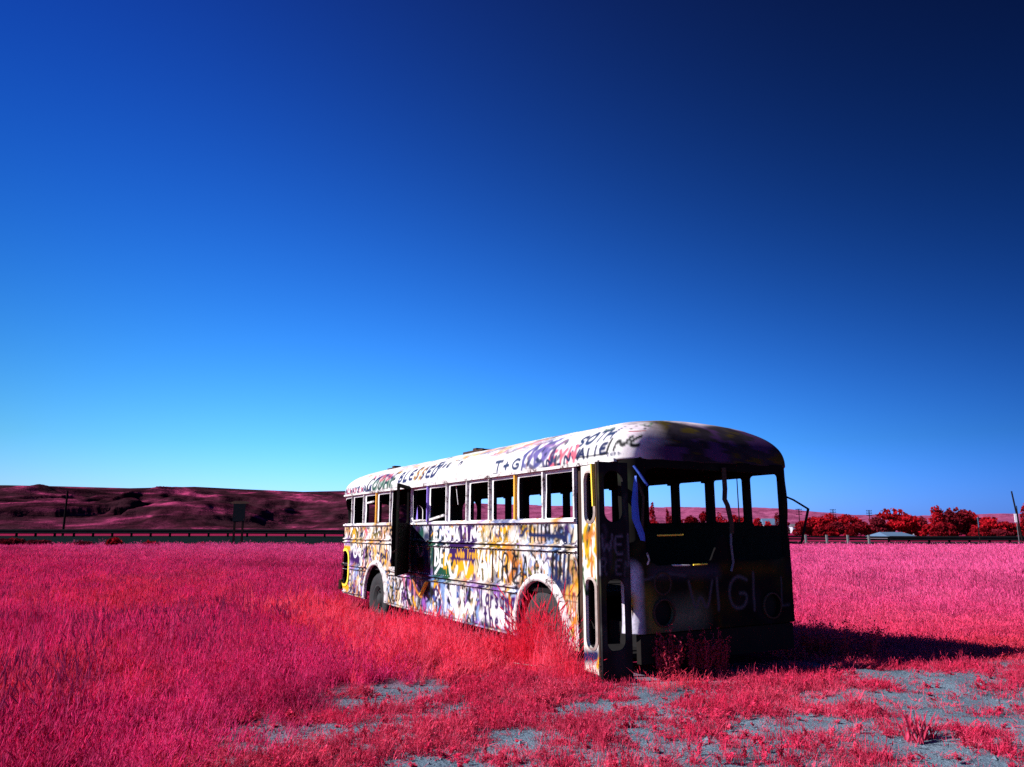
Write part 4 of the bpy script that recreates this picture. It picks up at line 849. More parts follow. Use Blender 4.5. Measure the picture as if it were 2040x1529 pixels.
# entry grab pole
MB().tube([B(.95, .95, .95), B(.95, .95, 2.8)], .016, 8).build('grab_pole', M['dark'], BUS)

# ------------------------------------------------------------------ grass and low plants
def blades_mesh(name, specs):
    """specs: list of blades; each = list of centre points, with widths and side direction"""
    V = []; F = []
    for pts, wd, sd_ in specs:
        b = len(V); k = len(pts)
        for p_, w_ in zip(pts[:-1], wd): V += [tuple(p_ - sd_ * w_ / 2), tuple(p_ + sd_ * w_ / 2)]
        V.append(tuple(pts[-1]))
        for i in range(k - 2): F.append((b+2*i, b+2*i+1, b+2*i+3, b+2*i+2))
        F.append((b+2*(k-2), b+2*(k-2)+1, b+2*(k-1)))
    return mesh_np(name, V, F)
def blade(rnd, base, h, lean, az, w0, curl=.4, k=4):
    d = np.array([math.cos(az), math.sin(az), 0]); sd_ = np.array([-math.sin(az + rnd.uniform(-1, 1)), math.cos(az), 0]); sd_ /= np.linalg.norm(sd_)
    pts = []
    for i in range(k):
        f = i / (k - 1); pts.append(np.array(base) + d * lean * h * (f ** (1 + curl)) + np.array([0, 0, h * (f - .12 * curl * lean * f * f)]))
    return pts, [w0 * (1 - .25 * i / (k - 1)) for i in range(k)], sd_
def clump(name, seed, n, rad, hmin, hmax, lean, w0, heads=0.0, curl=.5, k=4):
    rnd = random.Random(seed); sp = []
    for _ in range(n):
        r = rad * math.sqrt(rnd.random()); a = rnd.uniform(0, 2 * PI); base = (r * math.cos(a), r * math.sin(a), -.03)
        h = rnd.uniform(hmin, hmax); az = rnd.uniform(0, 2 * PI); le = rnd.uniform(.05, lean)
        pts, wd, sd_ = blade(rnd, base, h, le, az, w0 * rnd.uniform(.7, 1.3), curl, k); sp.append((pts, wd, sd_))
        if rnd.random() < heads:                                     # seed head
            tip = pts[-1]; up = pts[-1] - pts[-2]; up = up / np.linalg.norm(up); L = rnd.uniform(.10, .2)
            q = [tip - up * L * .5, tip, tip + up * L * .5, tip + up * L]; ww = w0 * rnd.uniform(1.6, 2.6)
            sp.append((q, [ww * .4, ww, ww * .7], sd_)); s2 = np.cross(sd_, up); sp.append((q, [ww * .4, ww, ww * .7], s2))
    return blades_mesh(name, sp)
def forb(name, seed, stems=7, leaves=16, k=.16):
    """branching weed with small leaves, unit height"""
    rnd = random.Random(seed); V = []; F = []
    def quad(c, a, b_, s):
        i = len(V); V.extend([tuple(c - a * s), tuple(c + b_ * s * .5), tuple(c + a * s), tuple(c - b_ * s * .5)]); F.append((i, i+1, i+2, i+3))
    for _ in range(stems):
        az = rnd.uniform(0, 2 * PI); le = rnd.uniform(.1, .6); h = rnd.uniform(.55, 1)
        top = np.array([math.cos(az) * le * h, math.sin(az) * le * h, h]); sdv = np.array([-math.sin(az), math.cos(az), 0]) * .012
        i = len(V); mid = top * .55 + np.array([0, 0, .05]); V.extend([tuple(-sdv), tuple(sdv), tuple(mid - sdv), tuple(mid + sdv), tuple(top)]); F.extend([(i, i+1, i+3, i+2), (i+2, i+3, i+4)])
        for q in range(leaves):
            f = rnd.uniform(.25, 1.02); c = top * f + np.array([rnd.gauss(0, .05), rnd.gauss(0, .05), rnd.gauss(0, .03)])
            a = np.array([rnd.gauss(0, 1), rnd.gauss(0, 1), rnd.gauss(0, .6)]); a /= np.linalg.norm(a); b_ = np.cross(a, [rnd.gauss(0, 1), rnd.gauss(0, 1), 1]); b_ /= np.linalg.norm(b_) + 1e-6
            quad(c, a, b_, rnd.uniform(.5, 1) * k * .5)
    return mesh_np(name, V, F)

M['field'] = m_leaf('field_grass_leaf', [(.36, .005, .055), (.70, .014, .125), (.94, .045, .25), (.88, .05, .10), (.46, .009, .07)], .68, .33, .16, (.11, .004, .04), 1.0, (.96, .15, .42))
M['low'] = m_leaf('low_plant_leaf', [(.50, .009, .04), (.80, .024, .10), (.45, .014, .05), (.86, .07, .15), (.6, .016, .065)], .5, .3, 1.1)
M['red'] = m_leaf('red_grass_leaf', [(.48, .006, .016), (.86, .026, .07), (.52, .007, .024)], .4, .42, .8, (.9, .2, .3))
M['weedm'] = m_leaf('weed_leaf', [(.28, .008, .02), (.42, .03, .05)], .3, .3, 1.0)

def scatter(name, protos, P, H, S, idx, label):
    """one object: a cloud of points, each carrying a clump of blades"""
    n = len(P); me = bpy.data.meshes.new(name); me.from_pydata([tuple(p) for p in P], [], [])
    a = me.attributes.new('scl', 'FLOAT_VECTOR', 'POINT'); sc3 = np.stack([S, S, H], -1).astype(np.float32); a.data.foreach_set('vector', sc3.ravel())
    a = me.attributes.new('rot', 'FLOAT_VECTOR', 'POINT'); r3 = np.stack([rng.normal(0, .10, n), .05 + rng.normal(0, .10, n), rng.uniform(0, 6.283, n)], -1).astype(np.float32); a.data.foreach_set('vector', r3.ravel())
    a = me.attributes.new('pick', 'INT', 'POINT'); a.data.foreach_set('value', idx.astype(np.int32))
    ng = bpy.data.node_groups.new(name + '_scatter', 'GeometryNodeTree'); ng.interface.new_socket('Geometry', in_out='INPUT', socket_type='NodeSocketGeometry'); ng.interface.new_socket('Geometry', in_out='OUTPUT', socket_type='NodeSocketGeometry')
    gi = ng.nodes.new('NodeGroupInput'); go = ng.nodes.new('NodeGroupOutput'); iop = ng.nodes.new('GeometryNodeInstanceOnPoints'); iop.inputs['Pick Instance'].default_value = True
    jn = ng.nodes.new('GeometryNodeJoinGeometry')
    for p in reversed(protos):
        oi = ng.nodes.new('GeometryNodeObjectInfo'); oi.inputs[0].default_value = p; oi.inputs['As Instance'].default_value = True
        ng.links.new(oi.outputs['Geometry'], jn.inputs[0])
    def na(nm, typ):
        q = ng.nodes.new('GeometryNodeInputNamedAttribute'); q.data_type = typ; q.inputs[0].default_value = nm; return q.outputs[0]
    er = ng.nodes.new('FunctionNodeEulerToRotation'); ng.links.new(na('rot', 'FLOAT_VECTOR'), er.inputs[0])
    ng.links.new(gi.outputs[0], iop.inputs['Points']); ng.links.new(jn.outputs[0], iop.inputs['Instance']); ng.links.new(na('pick', 'INT'), iop.inputs['Instance Index'])
    ng.links.new(er.outputs[0], iop.inputs['Rotation']); ng.links.new(na('scl', 'FLOAT_VECTOR'), iop.inputs['Scale']); ng.links.new(iop.outputs[0], go.inputs[0])
    o = bpy.data.objects.new(name, me); C.objects.link(o); md = o.modifiers.new('scatter', 'NODES'); md.node_group = ng
    return tag(o, label, 'grass', kind='stuff')
def protos(meshes, mat):
    out = []
    for m in meshes: m.materials.append(mat); out.append(bpy.data.objects.new('blade_source_' + m.name, m))
    return out
def sample_pts(n, y0, y1, pw, kx=.92, pad=2.5):
    """points thinning with distance from the camera"""
    u = rng.random(n); e = 2 - pw; yy = (y0 ** e + u * (y1 ** e - y0 ** e)) ** (1 / e); xx = rng.uniform(-1, 1, n) * (kx * yy + pad)
    return xx, yy
def under_bus(x, y, m=.05):
    t_, v_ = bus_tv(x, y); return (t_ > -m) & (t_ < LG + m) & (v_ > -m) & (v_ < WB + m)

# standing field grass
xx, yy = sample_pts(150000, 3.2, 72, 1.28)
bare = bareness(xx, yy); t_, v_ = bus_tv(xx, yy)
lane = np.clip(1 - np.abs(np.clip(-v_ - .9, -9, 9)) / 1.6, 0, 1) * ((t_ > -.6) & (t_ < 9.5) & (v_ < .2))     # lower growth beside the bus
keep = (rng.random(len(xx)) > bare * 1.15) & ~under_bus(xx, yy, .10) & (yy + .02 * xx < 67.5 + rng.normal(0, .6, len(xx)))
keep &= ~((rng.random(len(xx)) < .75) & (fbm(xx * .9, yy * 1.5, 71) < .40) & (yy < 20))
xx, yy, bare, lane = xx[keep], yy[keep], bare[keep], lane[keep]
edge = np.clip(seg_dist(BARE, xx, yy) / 3.2, 0, 1)
right = sstep(1.5, 4.0, xx) * (1 - sstep(14, 30, yy)); hh = (.17 + .13 * edge + .16 * edge * sstep(9, 20, yy) + .16 * sstep(-2.5, -4.5, xx) * (yy < 10)) * (1 - .55 * right) * (1 - .2 * lane) * rng.uniform(.65, 1.25, len(xx)) * (.5 + .55 * fbm(xx * .45, yy * .45, 73) + .55 * fbm(xx * 1.7, yy * 1.9, 75)) * (1 - .5 * bare)
ss = (.30 + .14 * rng.random(len(xx))) * np.clip(yy / 9, .85, 8) ** .62
fieldp = protos([clump('field_blades_%d' % k, 100 + k, 26, .22, .4, 1.05, .34, .014, .28, .5) for k in range(6)], M['field'])
redp = protos([clump('red_blades_%d' % k, 140 + k, 26, .24, .4, 1.0, .6, .016, .1, .6) for k in range(5)], M['red'])
isred = (rng.random(len(xx)) < lane * 1.2 * (yy < 17))
zz_ = ground_z(xx, yy)
pp = np.stack([xx, yy, zz_], -1)
scatter('field_grass', fieldp, pp[~isred], hh[~isred], ss[~isred], rng.integers(0, 6, (~isred).sum()), 'tall pink grass filling the field out to the road')
scatter('red_grass', redp, pp[isred], hh[isred] * 1.55, ss[isred] * 1.1, rng.integers(0, 5, isred.sum()), 'lower bright red grass along the side of the bus')
stalkp = protos([clump('seed_stalk_%d' % k, 180 + k, 5, .3, .75, 1.1, .3, .010, 1.0, .6) for k in range(4)], m_leaf('seed_head', [(.14, .007, .05), (.34, .02, .11), (.6, .07, .2)], .4, .2, .5))
xs_, ys_ = sample_pts(9000, 3.4, 45, 1.2); k_ = (bareness(xs_, ys_) < .15) & ~under_bus(xs_, ys_, .6) & (fbm(xs_ * .4, ys_ * .4, 77) > .44) & ((xs_ < -3.2) | (ys_ > 18)); xs_, ys_ = xs_[k_], ys_[k_]
scatter('seed_stalks', stalkp, np.stack([xs_, ys_, ground_z(xs_, ys_)], -1), rng.uniform(.34, .56, len(xs_)), rng.uniform(.5, .7, len(xs_)) * np.clip(ys_ / 10, 1, 4) ** .5, rng.integers(0, 4, len(xs_)), 'dark seed stalks standing above the pink grass')
# trampled ground: low plants in patches
n = 190000; xx, yy = sample_pts(n, 3.0, 14, 1.0, .92, 3)
bare = bareness(xx, yy); pat = .45 * fbm(xx * .7, yy * .9 + 3, 81, 3) + .55 * fbm(xx * 2.1, yy * 2.9 + 3, 83, 4); band = np.exp(-((yy - 8.3) / .5) ** 2) * (xx > 1.6)
pr = np.clip((pat - .452) * 6.5 + band * .5 + .12 * (xx > 1.5), .08, .85) * (bare > .25)
pr = pr * (1 - .8 * np.exp(-(((xx - 1.2) / 1.1) ** 2 + ((yy - 5.4) / .55) ** 2))) * (1 - .7 * np.exp(-(((xx - 1.2) / .9) ** 2 + ((yy - 8.05) / .35) ** 2)))
keep = (rng.random(n) < pr) & ~under_bus(xx, yy, .05); xx, yy = xx[keep], yy[keep]; pat = pat[keep]
lowp = protos([clump('low_blades_%d' % k, 200 + k, 14, .5, .25, 1.0, 1.1, .05, .1, .3, 4) for k in range(4)] + [forb('low_forb_%d' % k, 220 + k, 6, 12, .3) for k in range(1)] + [clump('low_dry_%d' % k, 240 + k, 10, .6, .5, 1.6, .8, .03, .3, .4, 4) for k in range(2)], M['low'])
hh = rng.uniform(.02, .07, len(xx)) * rng.uniform(.4, 1.7, len(xx)) * (.6 + 1.1 * np.clip((pat - .35) * 2.5, 0, 1)); ss = rng.uniform(.05, .12, len(xx))
scatter('low_plants', lowp, np.stack([xx, yy, ground_z(xx, yy)], -1), hh, ss, rng.integers(0, 7, len(xx)), 'low sparse reddish plants on the trodden ground before the bus')
# pebbles and clods on the bare soil
n = 7000; xx, yy = sample_pts(n, 3.5, 10, 1.0, .9, 2); k = (bareness(xx, yy) > .6) & ~under_bus(xx, yy, 0); xx, yy = xx[k], yy[k]
mb = MB()
for x, y in zip(xx, yy):
    r = random.uniform(.003, .013) * (2.2 if random.random() < .05 else 1); z = float(ground_z(x, y)); a = random.uniform(0, 6)
    V = [(x + r * math.cos(a + q * PI / 2) * random.uniform(.7, 1.3), y + r * math.sin(a + q * PI / 2) * random.uniform(.7, 1.3), z + .003) for q in range(4)] + [(x, y, z + r * .8 + .004), (x, y, z - .01)]
    mb.add(V, [(0, 1, 4), (1, 2, 4), (2, 3, 4), (3, 0, 4)])
o = mb.build('pebbles', plain('pebble', (.10, .135, .175), .9, .5, 60), None); tag(o, 'small grey stones scattered on the bare soil', 'pebbles', kind='stuff')

# ---- plants one can point to
def plant_from(name, meshes, spots, mat, label, cat, group=None):
    """spots: (x, y, height, spread, mesh index)"""
    cx, cy = spots[0][0], spots[0][1]; V = []; F = []
    for (x, y, h, s, mi) in spots:
        me = meshes[mi % len(meshes)]; a = random.uniform(0, 6.28); z = float(ground_z(x, y)); b = len(V)
        for v in me.vertices:
            X = v.co.x * s; Y = v.co.y * s; V.append((x - cx + X * math.cos(a) - Y * math.sin(a), y - cy + X * math.sin(a) + Y * math.cos(a), z + v.co.z * h))
        F += [tuple(i + b for i in p.vertices) for p in me.polygons]
    o = obj(name, mesh_np(name, V, F), None, mat); o.location = (cx, cy, 0); return tag(o, label, cat, group)
def bxy(t_, v_): return BL[0] - SY * t_ + CY * v_, BL[1] + CY * t_ + SY * v_
tuft = [clump('tuft_%d' % k, 300 + k, 30, .5, .35, 1.05, .9, .012, .3, 1.2, 6) for k in range(3)]
sp = [(*bxy(random.gauss(1.42, .24), random.gauss(-.36, .13)), random.uniform(.35, .95), random.uniform(.3, .6), k) for k in range(36)]
plant_from('grass_tuft', tuft, sp, M['red'], 'tall bright red grass tuft hiding the front wheel of the bus', 'grass tuft')
sp = [(*bxy(random.gauss(.85, .14), random.gauss(-.42, .08)), random.uniform(.35, .62), random.uniform(.25, .4), k) for k in range(14)]
plant_from('grass_tuft', tuft, sp, M['red'], 'red grass tuft standing before the folded entrance door', 'grass tuft')
sp = [(*bxy(random.gauss(.3, .12), random.gauss(-.55, .07)), random.uniform(.2, .4), random.uniform(.2, .35), k) for k in range(10)]
plant_from('grass_tuft', tuft, sp, M['red'], 'small red grass tuft at the foot of the door leaf, beside bare soil', 'grass tuft')
sp = [(*bxy(random.gauss(-.42, .06), random.uniform(-.2, .7)), random.uniform(.1, .2), random.uniform(.2, .3), k) for k in range(16)]
plant_from('grass_tuft', tuft, sp, M['red'], 'low red grass fringe at the foot of the bus front, beside the door', 'grass tuft')
fb = [forb('weed_%d' % k, 330 + k, 9, 26, .11) for k in range(4)]
for k, (v_, lab) in enumerate(((.35, 'leafy red weed under the left headlamp hole of the bus'), (.75, 'leafy red weed in front of the bus, below the painted W'), (1.05, 'leafy red weed before the middle of the bus front, right of two others'))):
    sp = [(*bxy(random.gauss(-.12, .06), v_ + random.gauss(0, .09)), random.uniform(.34, .6), random.uniform(.22, .32), q) for q in range(4)]
    plant_from('weed_plant', fb, sp, M['weedm'], lab, 'weed', 'weeds before the bus front')
sp = [(*bxy(random.gauss(.1, .3), 2.75 + random.gauss(.12, .2)), random.uniform(.3, .5), random.uniform(.35, .5), q) for q in range(12)]
plant_from('weed_plant', fb, sp, M['weedm'], 'bushy weed in the shade at the far front corner of the bus', 'weed')
spiky = [clump('spiky_%d' % k, 350 + k, 30, .25, .5, 1.0, 1.1, .05, 0, .3, 4) for k in range(2)]
plant_from('spiky_plant', spiky, [(2.86, 5.66, .24, .26, 0), (2.98, 5.75, .2, .24, 1)], M['low'], 'spiky crimson plant on bare soil at the bottom right of the picture', 'plant')
plant_from('spiky_plant', spiky, [(2.9, 6.7, .17, .2, 0)], M['low'], 'smaller spiky plant standing behind the crimson one, on bare soil', 'plant')
plant_from('spiky_plant', spiky, [(.62, 5.75, .13, .2, 1), (.7, 5.8, .1, .18, 0)], M['low'], 'low pointed plant at the bottom edge, middle of the trodden ground', 'plant')
mb = MB()
for pts in ([(.02, 8.62, .2), (.25, 8.5, .19), (.5, 8.45, .185), (.75, 8.43, .19)], [(.25, 8.5, .19), (.38, 8.42, .2), (.52, 8.3, .19)], [(.42, 8.47, .19), (.50, 8.56, .3), (.55, 8.6, .42)], [(.5, 8.45, .19), (.6, 8.52, .28), (.7, 8.56, .40)]): mb.tube([(a, b, c + .02) for a, b, c in pts], .008, 5, r1=.003)
tag(mb.build('dry_branch', M['twig']), 'pale dry branch lying on the soil by the front wheel', 'branch')

# ------------------------------------------------------------------ things along the road and beyond
def far_pt(px, py, d):
    X = (px - 1020) / 1480; Y = -(py - 764.5) / 1480; c_, s_ = math.cos(math.radians(11.2)), math.sin(math.radians(11.2))
    ry = c_ - Y * s_; rz = s_ + Y * c_; k = d / ry; return X * k, d, CAM_H + rz * k
def crest(x): return float(ground_z(x, 73.6 - .02 * x))
def guardrail(x0, x1, label, drop=.0):
    yb = lambda x: 73.6 - .02 * x
    e = empty('guardrail', (0, 0, 0), 0, label, 'guardrail', 'guardrails along the road')
    xs = np.arange(x0, x1 + .01, 1.905); prof = [(.0, .30), (-.06, .36), (-.06, .42), (.0, .50), (-.06, .58), (-.06, .64), (.0, .74)]
    V = []; F = []
    for x in xs:
        for dy, dz in prof: V.append((x, yb(x) + dy - .12, crest(x) + dz - drop))
    k = len(prof)
    for i in range(len(xs) - 1):
        for j in range(k - 1): F.append((i*k+j, (i+1)*k+j, (i+1)*k+j+1, i*k+j+1))
    obj('rail', mesh_np('rail', V, F), e, M['steel'])
    me = MB().box((-.07, -.1, -.3), (.07, .1, .70)).build('post', M['poledark'], e); first = True
    for x in xs:
        p = me if first else me.copy()
        if not first: C.objects.link(p); p.parent = e
        p.location = (x, yb(x) + .03, crest(x) - drop); first = False
guardrail(-64, -15.5, 'long dark guardrail along the road left of the bus')
guardrail(36.2, 66, 'dark guardrail along the road right of the bus, behind the pink field')
e = empty('road_fence', (0, 0, 0), 0, 'short post and rail fence by the road, right behind the bus', 'fence')
for i, x in enumerate(np.arange(26.2, 36.1, 2.0)):
    MB().box((x - .08, 73.3 - .02 * x, crest(x) - .2), (x + .08, 73.5 - .02 * x, crest(x) + .82)).build('post', M['greypost'], e)
for dz in (.40, .62): MB().bar((25.5, 73.55 - .5, crest(25.5) + dz), (36.2, 73.55 - .72, crest(36) + dz), .06, .16).build('rail', M['steel'], e)

def pole(px, ytop, ybase, d, r, label, lean=0, arms=0, mat=None, cat='pole', group=None):
    x, y, z1 = far_pt(px, ytop, d); z0 = min(float(ground_z(x, y)), far_pt(px, ybase, d)[2]) - .2
    e = empty('utility_pole', (x, y, z0), 0, label, cat, group)
    MB().tube([(lean, 0, 0), (lean * .5, 0, (z1 - z0) * .5), (0, 0, z1 - z0)], r, 8, r1=r * .7).build('pole_shaft', mat or M['poledark'], e)
    for k in range(arms):
        zz = z1 - z0 - .25 - k * .75
        a = MB().box((-.95, -.07, zz - .07), (.95, .07, zz + .07)).build('crossarm', M['poledark'], e)
        for q in (-.8, -.3, .3, .8): MB().tube([(q, 0, zz + .07), (q, 0, zz + .32)], .07, 6).build('insulator', M['signback'], a)
    return e
pole(135, 978, 1062, 88, .14, 'slim dark pole before the hillside at the far left')
pole(1467, 938, 1062, 120, .11, 'thin pole seen through the windscreen opening of the bus')
pole(1591, 1014, 1062, 230, .16, 'utility pole with crossarms just right of the bus', 0, 3, group='utility poles beyond the trees')
pole(1659, 1015, 1062, 240, .16, 'utility pole with crossarms above the first red trees', 0, 3, group='utility poles beyond the trees')
pole(1731, 1017, 1062, 250, .16, 'utility pole with crossarms left of the large rounded tree', 0, 3, group='utility poles beyond the trees')
pole(2015, 979, 1080, 70, .09, 'dark leaning pole near the right edge of the picture', .5)
pole(2025, 1008, 1075, 95, .07, 'thin shorter pole behind the leaning pole at right')
x, y, z = far_pt(478, 1000, 66); zb = float(ground_z(x, y)); e = empty('road_sign', (x, y, zb), 0, 'back of a dark road sign on two posts, left of the bus', 'sign')
def zr(py, d=66): return far_pt(478, py, d)[2] - zb
MB().box((-.53, -.03, zr(1039)), (.53, 0, zr(1004))).build('sign_board', M['signback'], e)
for q in (-.36, .36): MB().box((q - .08, .0, -.2), (q + .08, .12, zr(1001))).build('post', M['poledark'], e)
mb = MB(); V = [(-.95, -.03, zr(1002)), (-.5, -.03, zr(1004)), (.6, -.03, zr(1004)), (.95, -.03, zr(1001.5)), (.5, -.03, zr(998.8)), (-.4, -.03, zr(998.5))]; V += [(a, .06, c) for a, b, c in V]
mb.add(V, [(0, 1, 2, 3, 4, 5), (11, 10, 9, 8, 7, 6)] + [(i, (i + 1) % 6, 6 + (i + 1) % 6, 6 + i) for i in range(6)]); mb.build('top_board', M['bare'], e)
x, y, z = far_pt(1948, 1030, 68); zb = float(ground_z(x, y)); e = empty('road_sign', (x, y, zb), .9, 'narrow grey sign seen edge-on before the red trees at right', 'sign')
MB().box((-.25, -.02, far_pt(1948, 1051, 68)[2] - zb), (.25, .02, far_pt(1948, 1030, 68)[2] - zb)).build('sign_board', M['roofblue'], e); MB().box((-.05, .02, -.2), (.05, .10, far_pt(1948, 1032, 68)[2] - zb)).build('post', M['poledark'], e)
x, y, z = far_pt(2021, 1024, 69.5); zb = float(ground_z(x, y)); e = empty('marker_board', (x, y, zb), 0, 'white marker board fixed to the leaning pole at right', 'sign')
MB().box((-.11, -.1, far_pt(2021, 1041, 69.5)[2] - zb), (.11, -.07, z - zb)).build('board', M['signwhite'], e); MB().box((.05, -.06, -.2), (.11, -.02, z - zb)).build('post', M['greypost'], e)

# houses among the trees
def house(px0, px1, yeave, ytop, ybase, d, label, roof='roofdark', wall='hwhite'):
    x0, _, ze = far_pt(px0, yeave, d); x1, _, zt = far_pt(px1, ytop, d); zb = min(far_pt(px0, ybase, d)[2], ze - 1.5); cx = (x0 + x1) / 2; hw = (x1 - x0) / 2
    e = empty('house', (cx, d, zb), 0, label, 'house', 'houses beyond the road'); dp = 7.0; H0 = ze - zb; H1 = zt - zb
    MB().box((-hw * .94, 0, 0), (hw * .94, dp, H0)).build('wall', M[wall], e)
    V = [(-hw, -.4, H0), (hw, -.4, H0), (hw, dp + .4, H0), (-hw, dp + .4, H0), (-hw * .75, dp / 2, H1), (hw * .75, dp / 2, H1)]
    MB().add(V, [(0, 1, 5, 4), (2, 3, 4, 5), (1, 2, 5), (3, 0, 4), (3, 2, 1, 0)]).build('roof', M[roof], e)
    for q in (-.5, .1, .6):
        if hw > 2: MB().box((hw * q - .4, -.04, H0 * .35), (hw * q + .4, -.005, H0 * .75)).build('window', M['pane'], e)
house(1768, 1828, 1070, 1060.5, 1078, 112, 'long low house with a blue-grey roof behind the guardrail', 'roofblue', 'roofdark')
house(1520, 1572, 1046, 1033, 1062, 200, 'house with blue-grey roof seen through the windscreen', 'roofblue')
house(1578, 1606, 1050, 1044, 1062, 210, 'pale house just right of the bus corner, between trees')
house(1622, 1652, 1048, 1042, 1062, 215, 'white house partly hidden by the first red trees at right')
house(1818, 1866, 1056.5, 1052, 1062, 205, 'pale low house right of the large rounded tree')

# trees
M['treered'] = m_leaf('tree_leaf_red', [(.06, .001, .002), (.22, .003, .006), (.42, .006, .011)], .25, .25, .09, (.25, .01, .02), .1)
M['treedark'] = m_leaf('tree_leaf_dark', [(.05, .003, .006), (.11, .005, .009), (.2, .008, .015)], .25, .2, .09, (.1, .01, .02), .1)
def tree(px, ytop, hwpx, d, label, kind='round', mat='treered', ybase=1064, seed=0, cat='tree', group='red trees beyond the road'):
    rnd = random.Random(seed + int(px)); x, y, zt = far_pt(px, ytop, d); zb = min(float(ground_z(x, y)), far_pt(px, ybase, d)[2]); H = zt - zb; R = 1.2 * hwpx / 1480 * d
    e = empty('tree' if cat == 'tree' else 'shrub', (x, y, zb), 0, label, cat, group)
    tr = MB(); tr.tube([(0, 0, -.3), (rnd.uniform(-.1, .1), 0, H * .3), (rnd.uniform(-.2, .2), 0, H * .72)], .045 * H ** .8, 7, r1=.012 * H ** .8)
    lobes = []
    nl = 14 if kind == 'round' else (7 if kind == 'poplar' else 8)
    for i in range(nl):
        if kind == 'round': a = rnd.uniform(0, 2 * PI); rr = R * rnd.uniform(.15, .62); zc = H * rnd.uniform(.32, .78); lobes.append((rr * math.cos(a), rr * math.sin(a), zc, R * rnd.uniform(.18, .46), H * rnd.uniform(.08, .22)))
        elif kind == 'poplar': f = (i + .5) / nl; lobes.append((rnd.uniform(-.2, .2) * R, rnd.uniform(-.2, .2) * R, H * (.15 + .8 * f), R * (1.05 - .75 * f), H * .13))
        else: f = (i + .5) / nl; lobes.append((rnd.uniform(-.3, .3) * R, rnd.uniform(-.3, .3) * R, H * (.1 + .8 * f), R * (1.0 - .55 * f), H * .15))
    if kind == 'round': lobes.append((0, 0, H * .80, R * .5, H * .2)); lobes += [(s_ * R * .6, 0, H * .3, R * .4, H * .22) for s_ in (-1, 1)]
    for lx, ly, lz, lr, lh in lobes[:5]: tr.tube([(0, 0, H * .25), (lx * .6, ly * .6, lz * .85)], .015 * H ** .8, 5, r1=.004 * H)
    tr.build('trunk', M['poledark'], e)
    V = []; F = []; per = 130 if R > 1.6 else 70
    for lx, ly, lz, lr, lh in lobes:
        for _ in range(per):
            q = np.array([rnd.gauss(0, 1), rnd.gauss(0, 1), rnd.gauss(0, 1)]); q /= np.linalg.norm(q); f = rnd.uniform(.55, 1.08)
            c_ = np.array([lx + q[0] * lr * f, ly + q[1] * lr * f, lz + q[2] * lh * f])
            if c_[2] < .05 * H: c_[2] = .05 * H
            s_ = rnd.uniform(.16, .42) * (.55 + .14 * R)
            a = np.array([rnd.gauss(0, 1), rnd.gauss(0, 1), rnd.gauss(0, 1)]); a /= np.linalg.norm(a); b_ = np.cross(a, [rnd.gauss(0, 1), rnd.gauss(0, 1), rnd.gauss(0, 1)]); b_ /= np.linalg.norm(b_) + 1e-9
            i = len(V); V += [tuple(c_ - a * s_), tuple(c_ + b_ * s_ * .7), tuple(c_ + a * s_), tuple(c_ - b_ * s_ * .7)]; F.append((i, i+1, i+2, i+3))
    obj('crown', mesh_np('crown', V, F), e, M[mat])
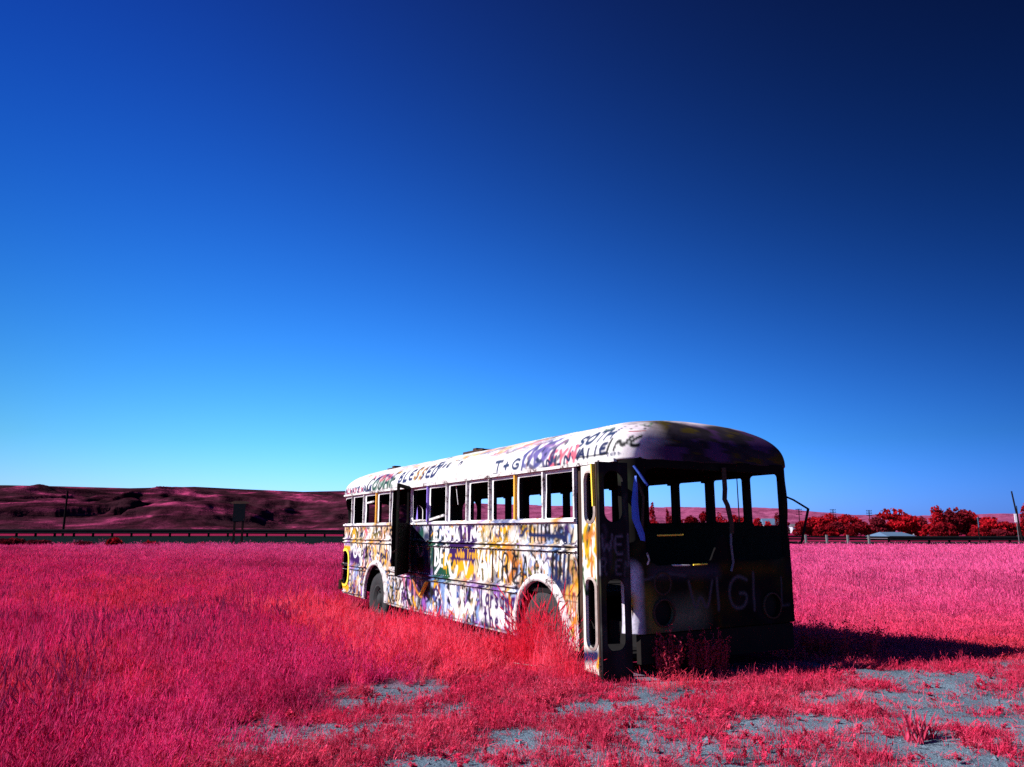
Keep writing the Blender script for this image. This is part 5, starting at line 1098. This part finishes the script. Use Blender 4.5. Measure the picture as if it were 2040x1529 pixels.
TREES = [ # px, top row, half width, distance, kind, material, label
 (1622, 1030, 24, 165, 'round', 'treered', 'red tree nearest the bus on its right'),
 (1652, 1024, 22, 175, 'round', 'treered', 'second red tree right of the bus, under a utility pole'),
 (1690, 1025, 26, 180, 'round', 'treered', 'broad red tree left of the large rounded tree'),
 (1645, 1048, 22, 135, 'round', 'treered', 'low red tree in front of the white house at right'),
 (1712, 1040, 26, 130, 'round', 'treered', 'low brownish red tree touching the large rounded tree'),
 (1778, 1013, 40, 140, 'round', 'treered', 'large rounded red tree above the blue-grey roof'),
 (1745, 1030, 20, 138, 'round', 'treedark', 'dark red tree on the left flank of the large rounded tree'),
 (1834, 1030, 15, 170, 'round', 'treedark', 'small dark tree between the two tallest red trees'),
 (1868, 1009, 17, 140, 'tall', 'treered', 'tall narrow red tree, left peak of the tallest clump'),
 (1902, 1012, 26, 142, 'round', 'treedark', 'dark red tree in the middle of the tallest clump'),
 (1925, 1018, 24, 144, 'round', 'treered', 'red tree sloping down on the right of the tallest clump'),
 (1880, 1042, 24, 125, 'round', 'treered', 'low red tree at the foot of the tallest clump'),
 (1968, 1030, 28, 140, 'round', 'treered', 'rounded red tree right of the edge-on sign'),
 (2000, 1040, 24, 142, 'round', 'treered', 'red tree left of the leaning pole at the right edge'),
 (1955, 1052, 22, 120, 'round', 'treered', 'low red tree under the edge-on sign'),
 (1990, 1055, 20, 122, 'round', 'treedark', 'low dark tree left of the white marker board'),
 (2036, 1006, 9, 140, 'poplar', 'treered', 'slender red poplar cut by the right edge of the picture'),
 (2062, 1030, 30, 145, 'round', 'treered', 'red tree at the right edge, behind the poplar'),
 (1241, 1002, 7, 175, 'poplar', 'treered', 'thin red poplar seen through the entrance door window'),
 (1299, 1003, 8, 165, 'poplar', 'treered', 'tall red poplar seen through the windscreen, at its left'),
 (1305, 1038, 10, 150, 'round', 'treered', 'round red bush at the foot of the tall red poplar'),
 (1329, 1015, 5, 175, 'poplar', 'treered', 'short red poplar right of the tall one, inside the windscreen'),
 (1340, 1026, 9, 170, 'round', 'treedark', 'dark red tree left of the first window post in the windscreen'),
 (1375, 1028, 15, 165, 'round', 'treered', 'bright red tree in the second pane seen through the windscreen'),
 (1404, 1019, 13, 170, 'round', 'treered', 'taller red tree beside the second window post seen through the windscreen'),
 (1432, 1022, 11, 172, 'round', 'treered', 'red tree behind the bent windscreen post'),
 (1462, 1026, 15, 172, 'round', 'treered', 'red tree behind the thin pole, seen through the windscreen'),
 (1482, 1030, 10, 175, 'round', 'treered', 'small red tree right of the thin pole, seen through the windscreen'),
 (1509, 1032, 9, 160, 'round', 'treered', 'bright red tree left of the blue-grey roof, in the windscreen'),
 (1549, 1021, 8, 190, 'tall', 'treedark', 'dark pointed tree behind the blue-grey roof'),
 (1562, 1035, 9, 195, 'round', 'treered', 'red tree at the right pillar of the windscreen'),
 (1180, 1030, 14, 180, 'round', 'treered', 'red tree seen through the rearmost part of the door opening'),
 (1120, 1028, 12, 180, 'round', 'treered', 'red tree seen through the first side window'),
 (1600, 1040, 18, 150, 'round', 'treered', 'low red tree hugging the right corner of the bus'),
 (1668, 1040, 20, 155, 'round', 'treedark', 'dark low tree between the first two rounded red trees'),
 (1815, 1040, 20, 150, 'round', 'treered', 'low red tree over the right end of the blue-grey roof'),
 (1848, 1046, 16, 145, 'round', 'treered', 'small red tree before the pale low house at right'),
 (1940, 1034, 22, 150, 'round', 'treedark', 'dark tree directly behind the edge-on sign'),
 (2020, 1044, 18, 150, 'round', 'treered', 'low red tree behind the white marker board'),
 (1356, 1034, 10, 168, 'round', 'treered', 'low red tree at the first window post seen through the windscreen'),
 (1390, 1036, 10, 168, 'round', 'treedark', 'small dark tree low in the second pane through the windscreen'),
 (1445, 1034, 10, 168, 'round', 'treered', 'small red tree between the bent post and the thin pole'),
 (1530, 1038, 9, 165, 'round', 'treered', 'small red tree before the house seen through the windscreen')]
for k, (px, yt, hw_, d, kd, mt, lab) in enumerate(TREES): tree(px, yt, hw_, d, lab, kd, mt, seed=k * 13)
for k, (px, yt, hw_, lab) in enumerate(((20, 1074, 30, 'dark red shrub at the left edge, below the guardrail'), (72, 1078, 26, 'second dark shrub from the left edge, below the guardrail'), (165, 1081, 24, 'dark shrub on the bank below the slim pole'), (228, 1073, 13, 'small upright red shrub on the bank, right of the slim pole'), (300, 1080, 15, 'low dark red shrub on the bank, midway to the road sign'), (403, 1083, 6, 'tiny bright red shrub left of the road sign'))):
    tree(px, yt, hw_, 65.5, lab, 'round', 'treedark' if k < 3 else 'treered', 1094, 500 + k, 'shrub', 'shrubs on the road bank')
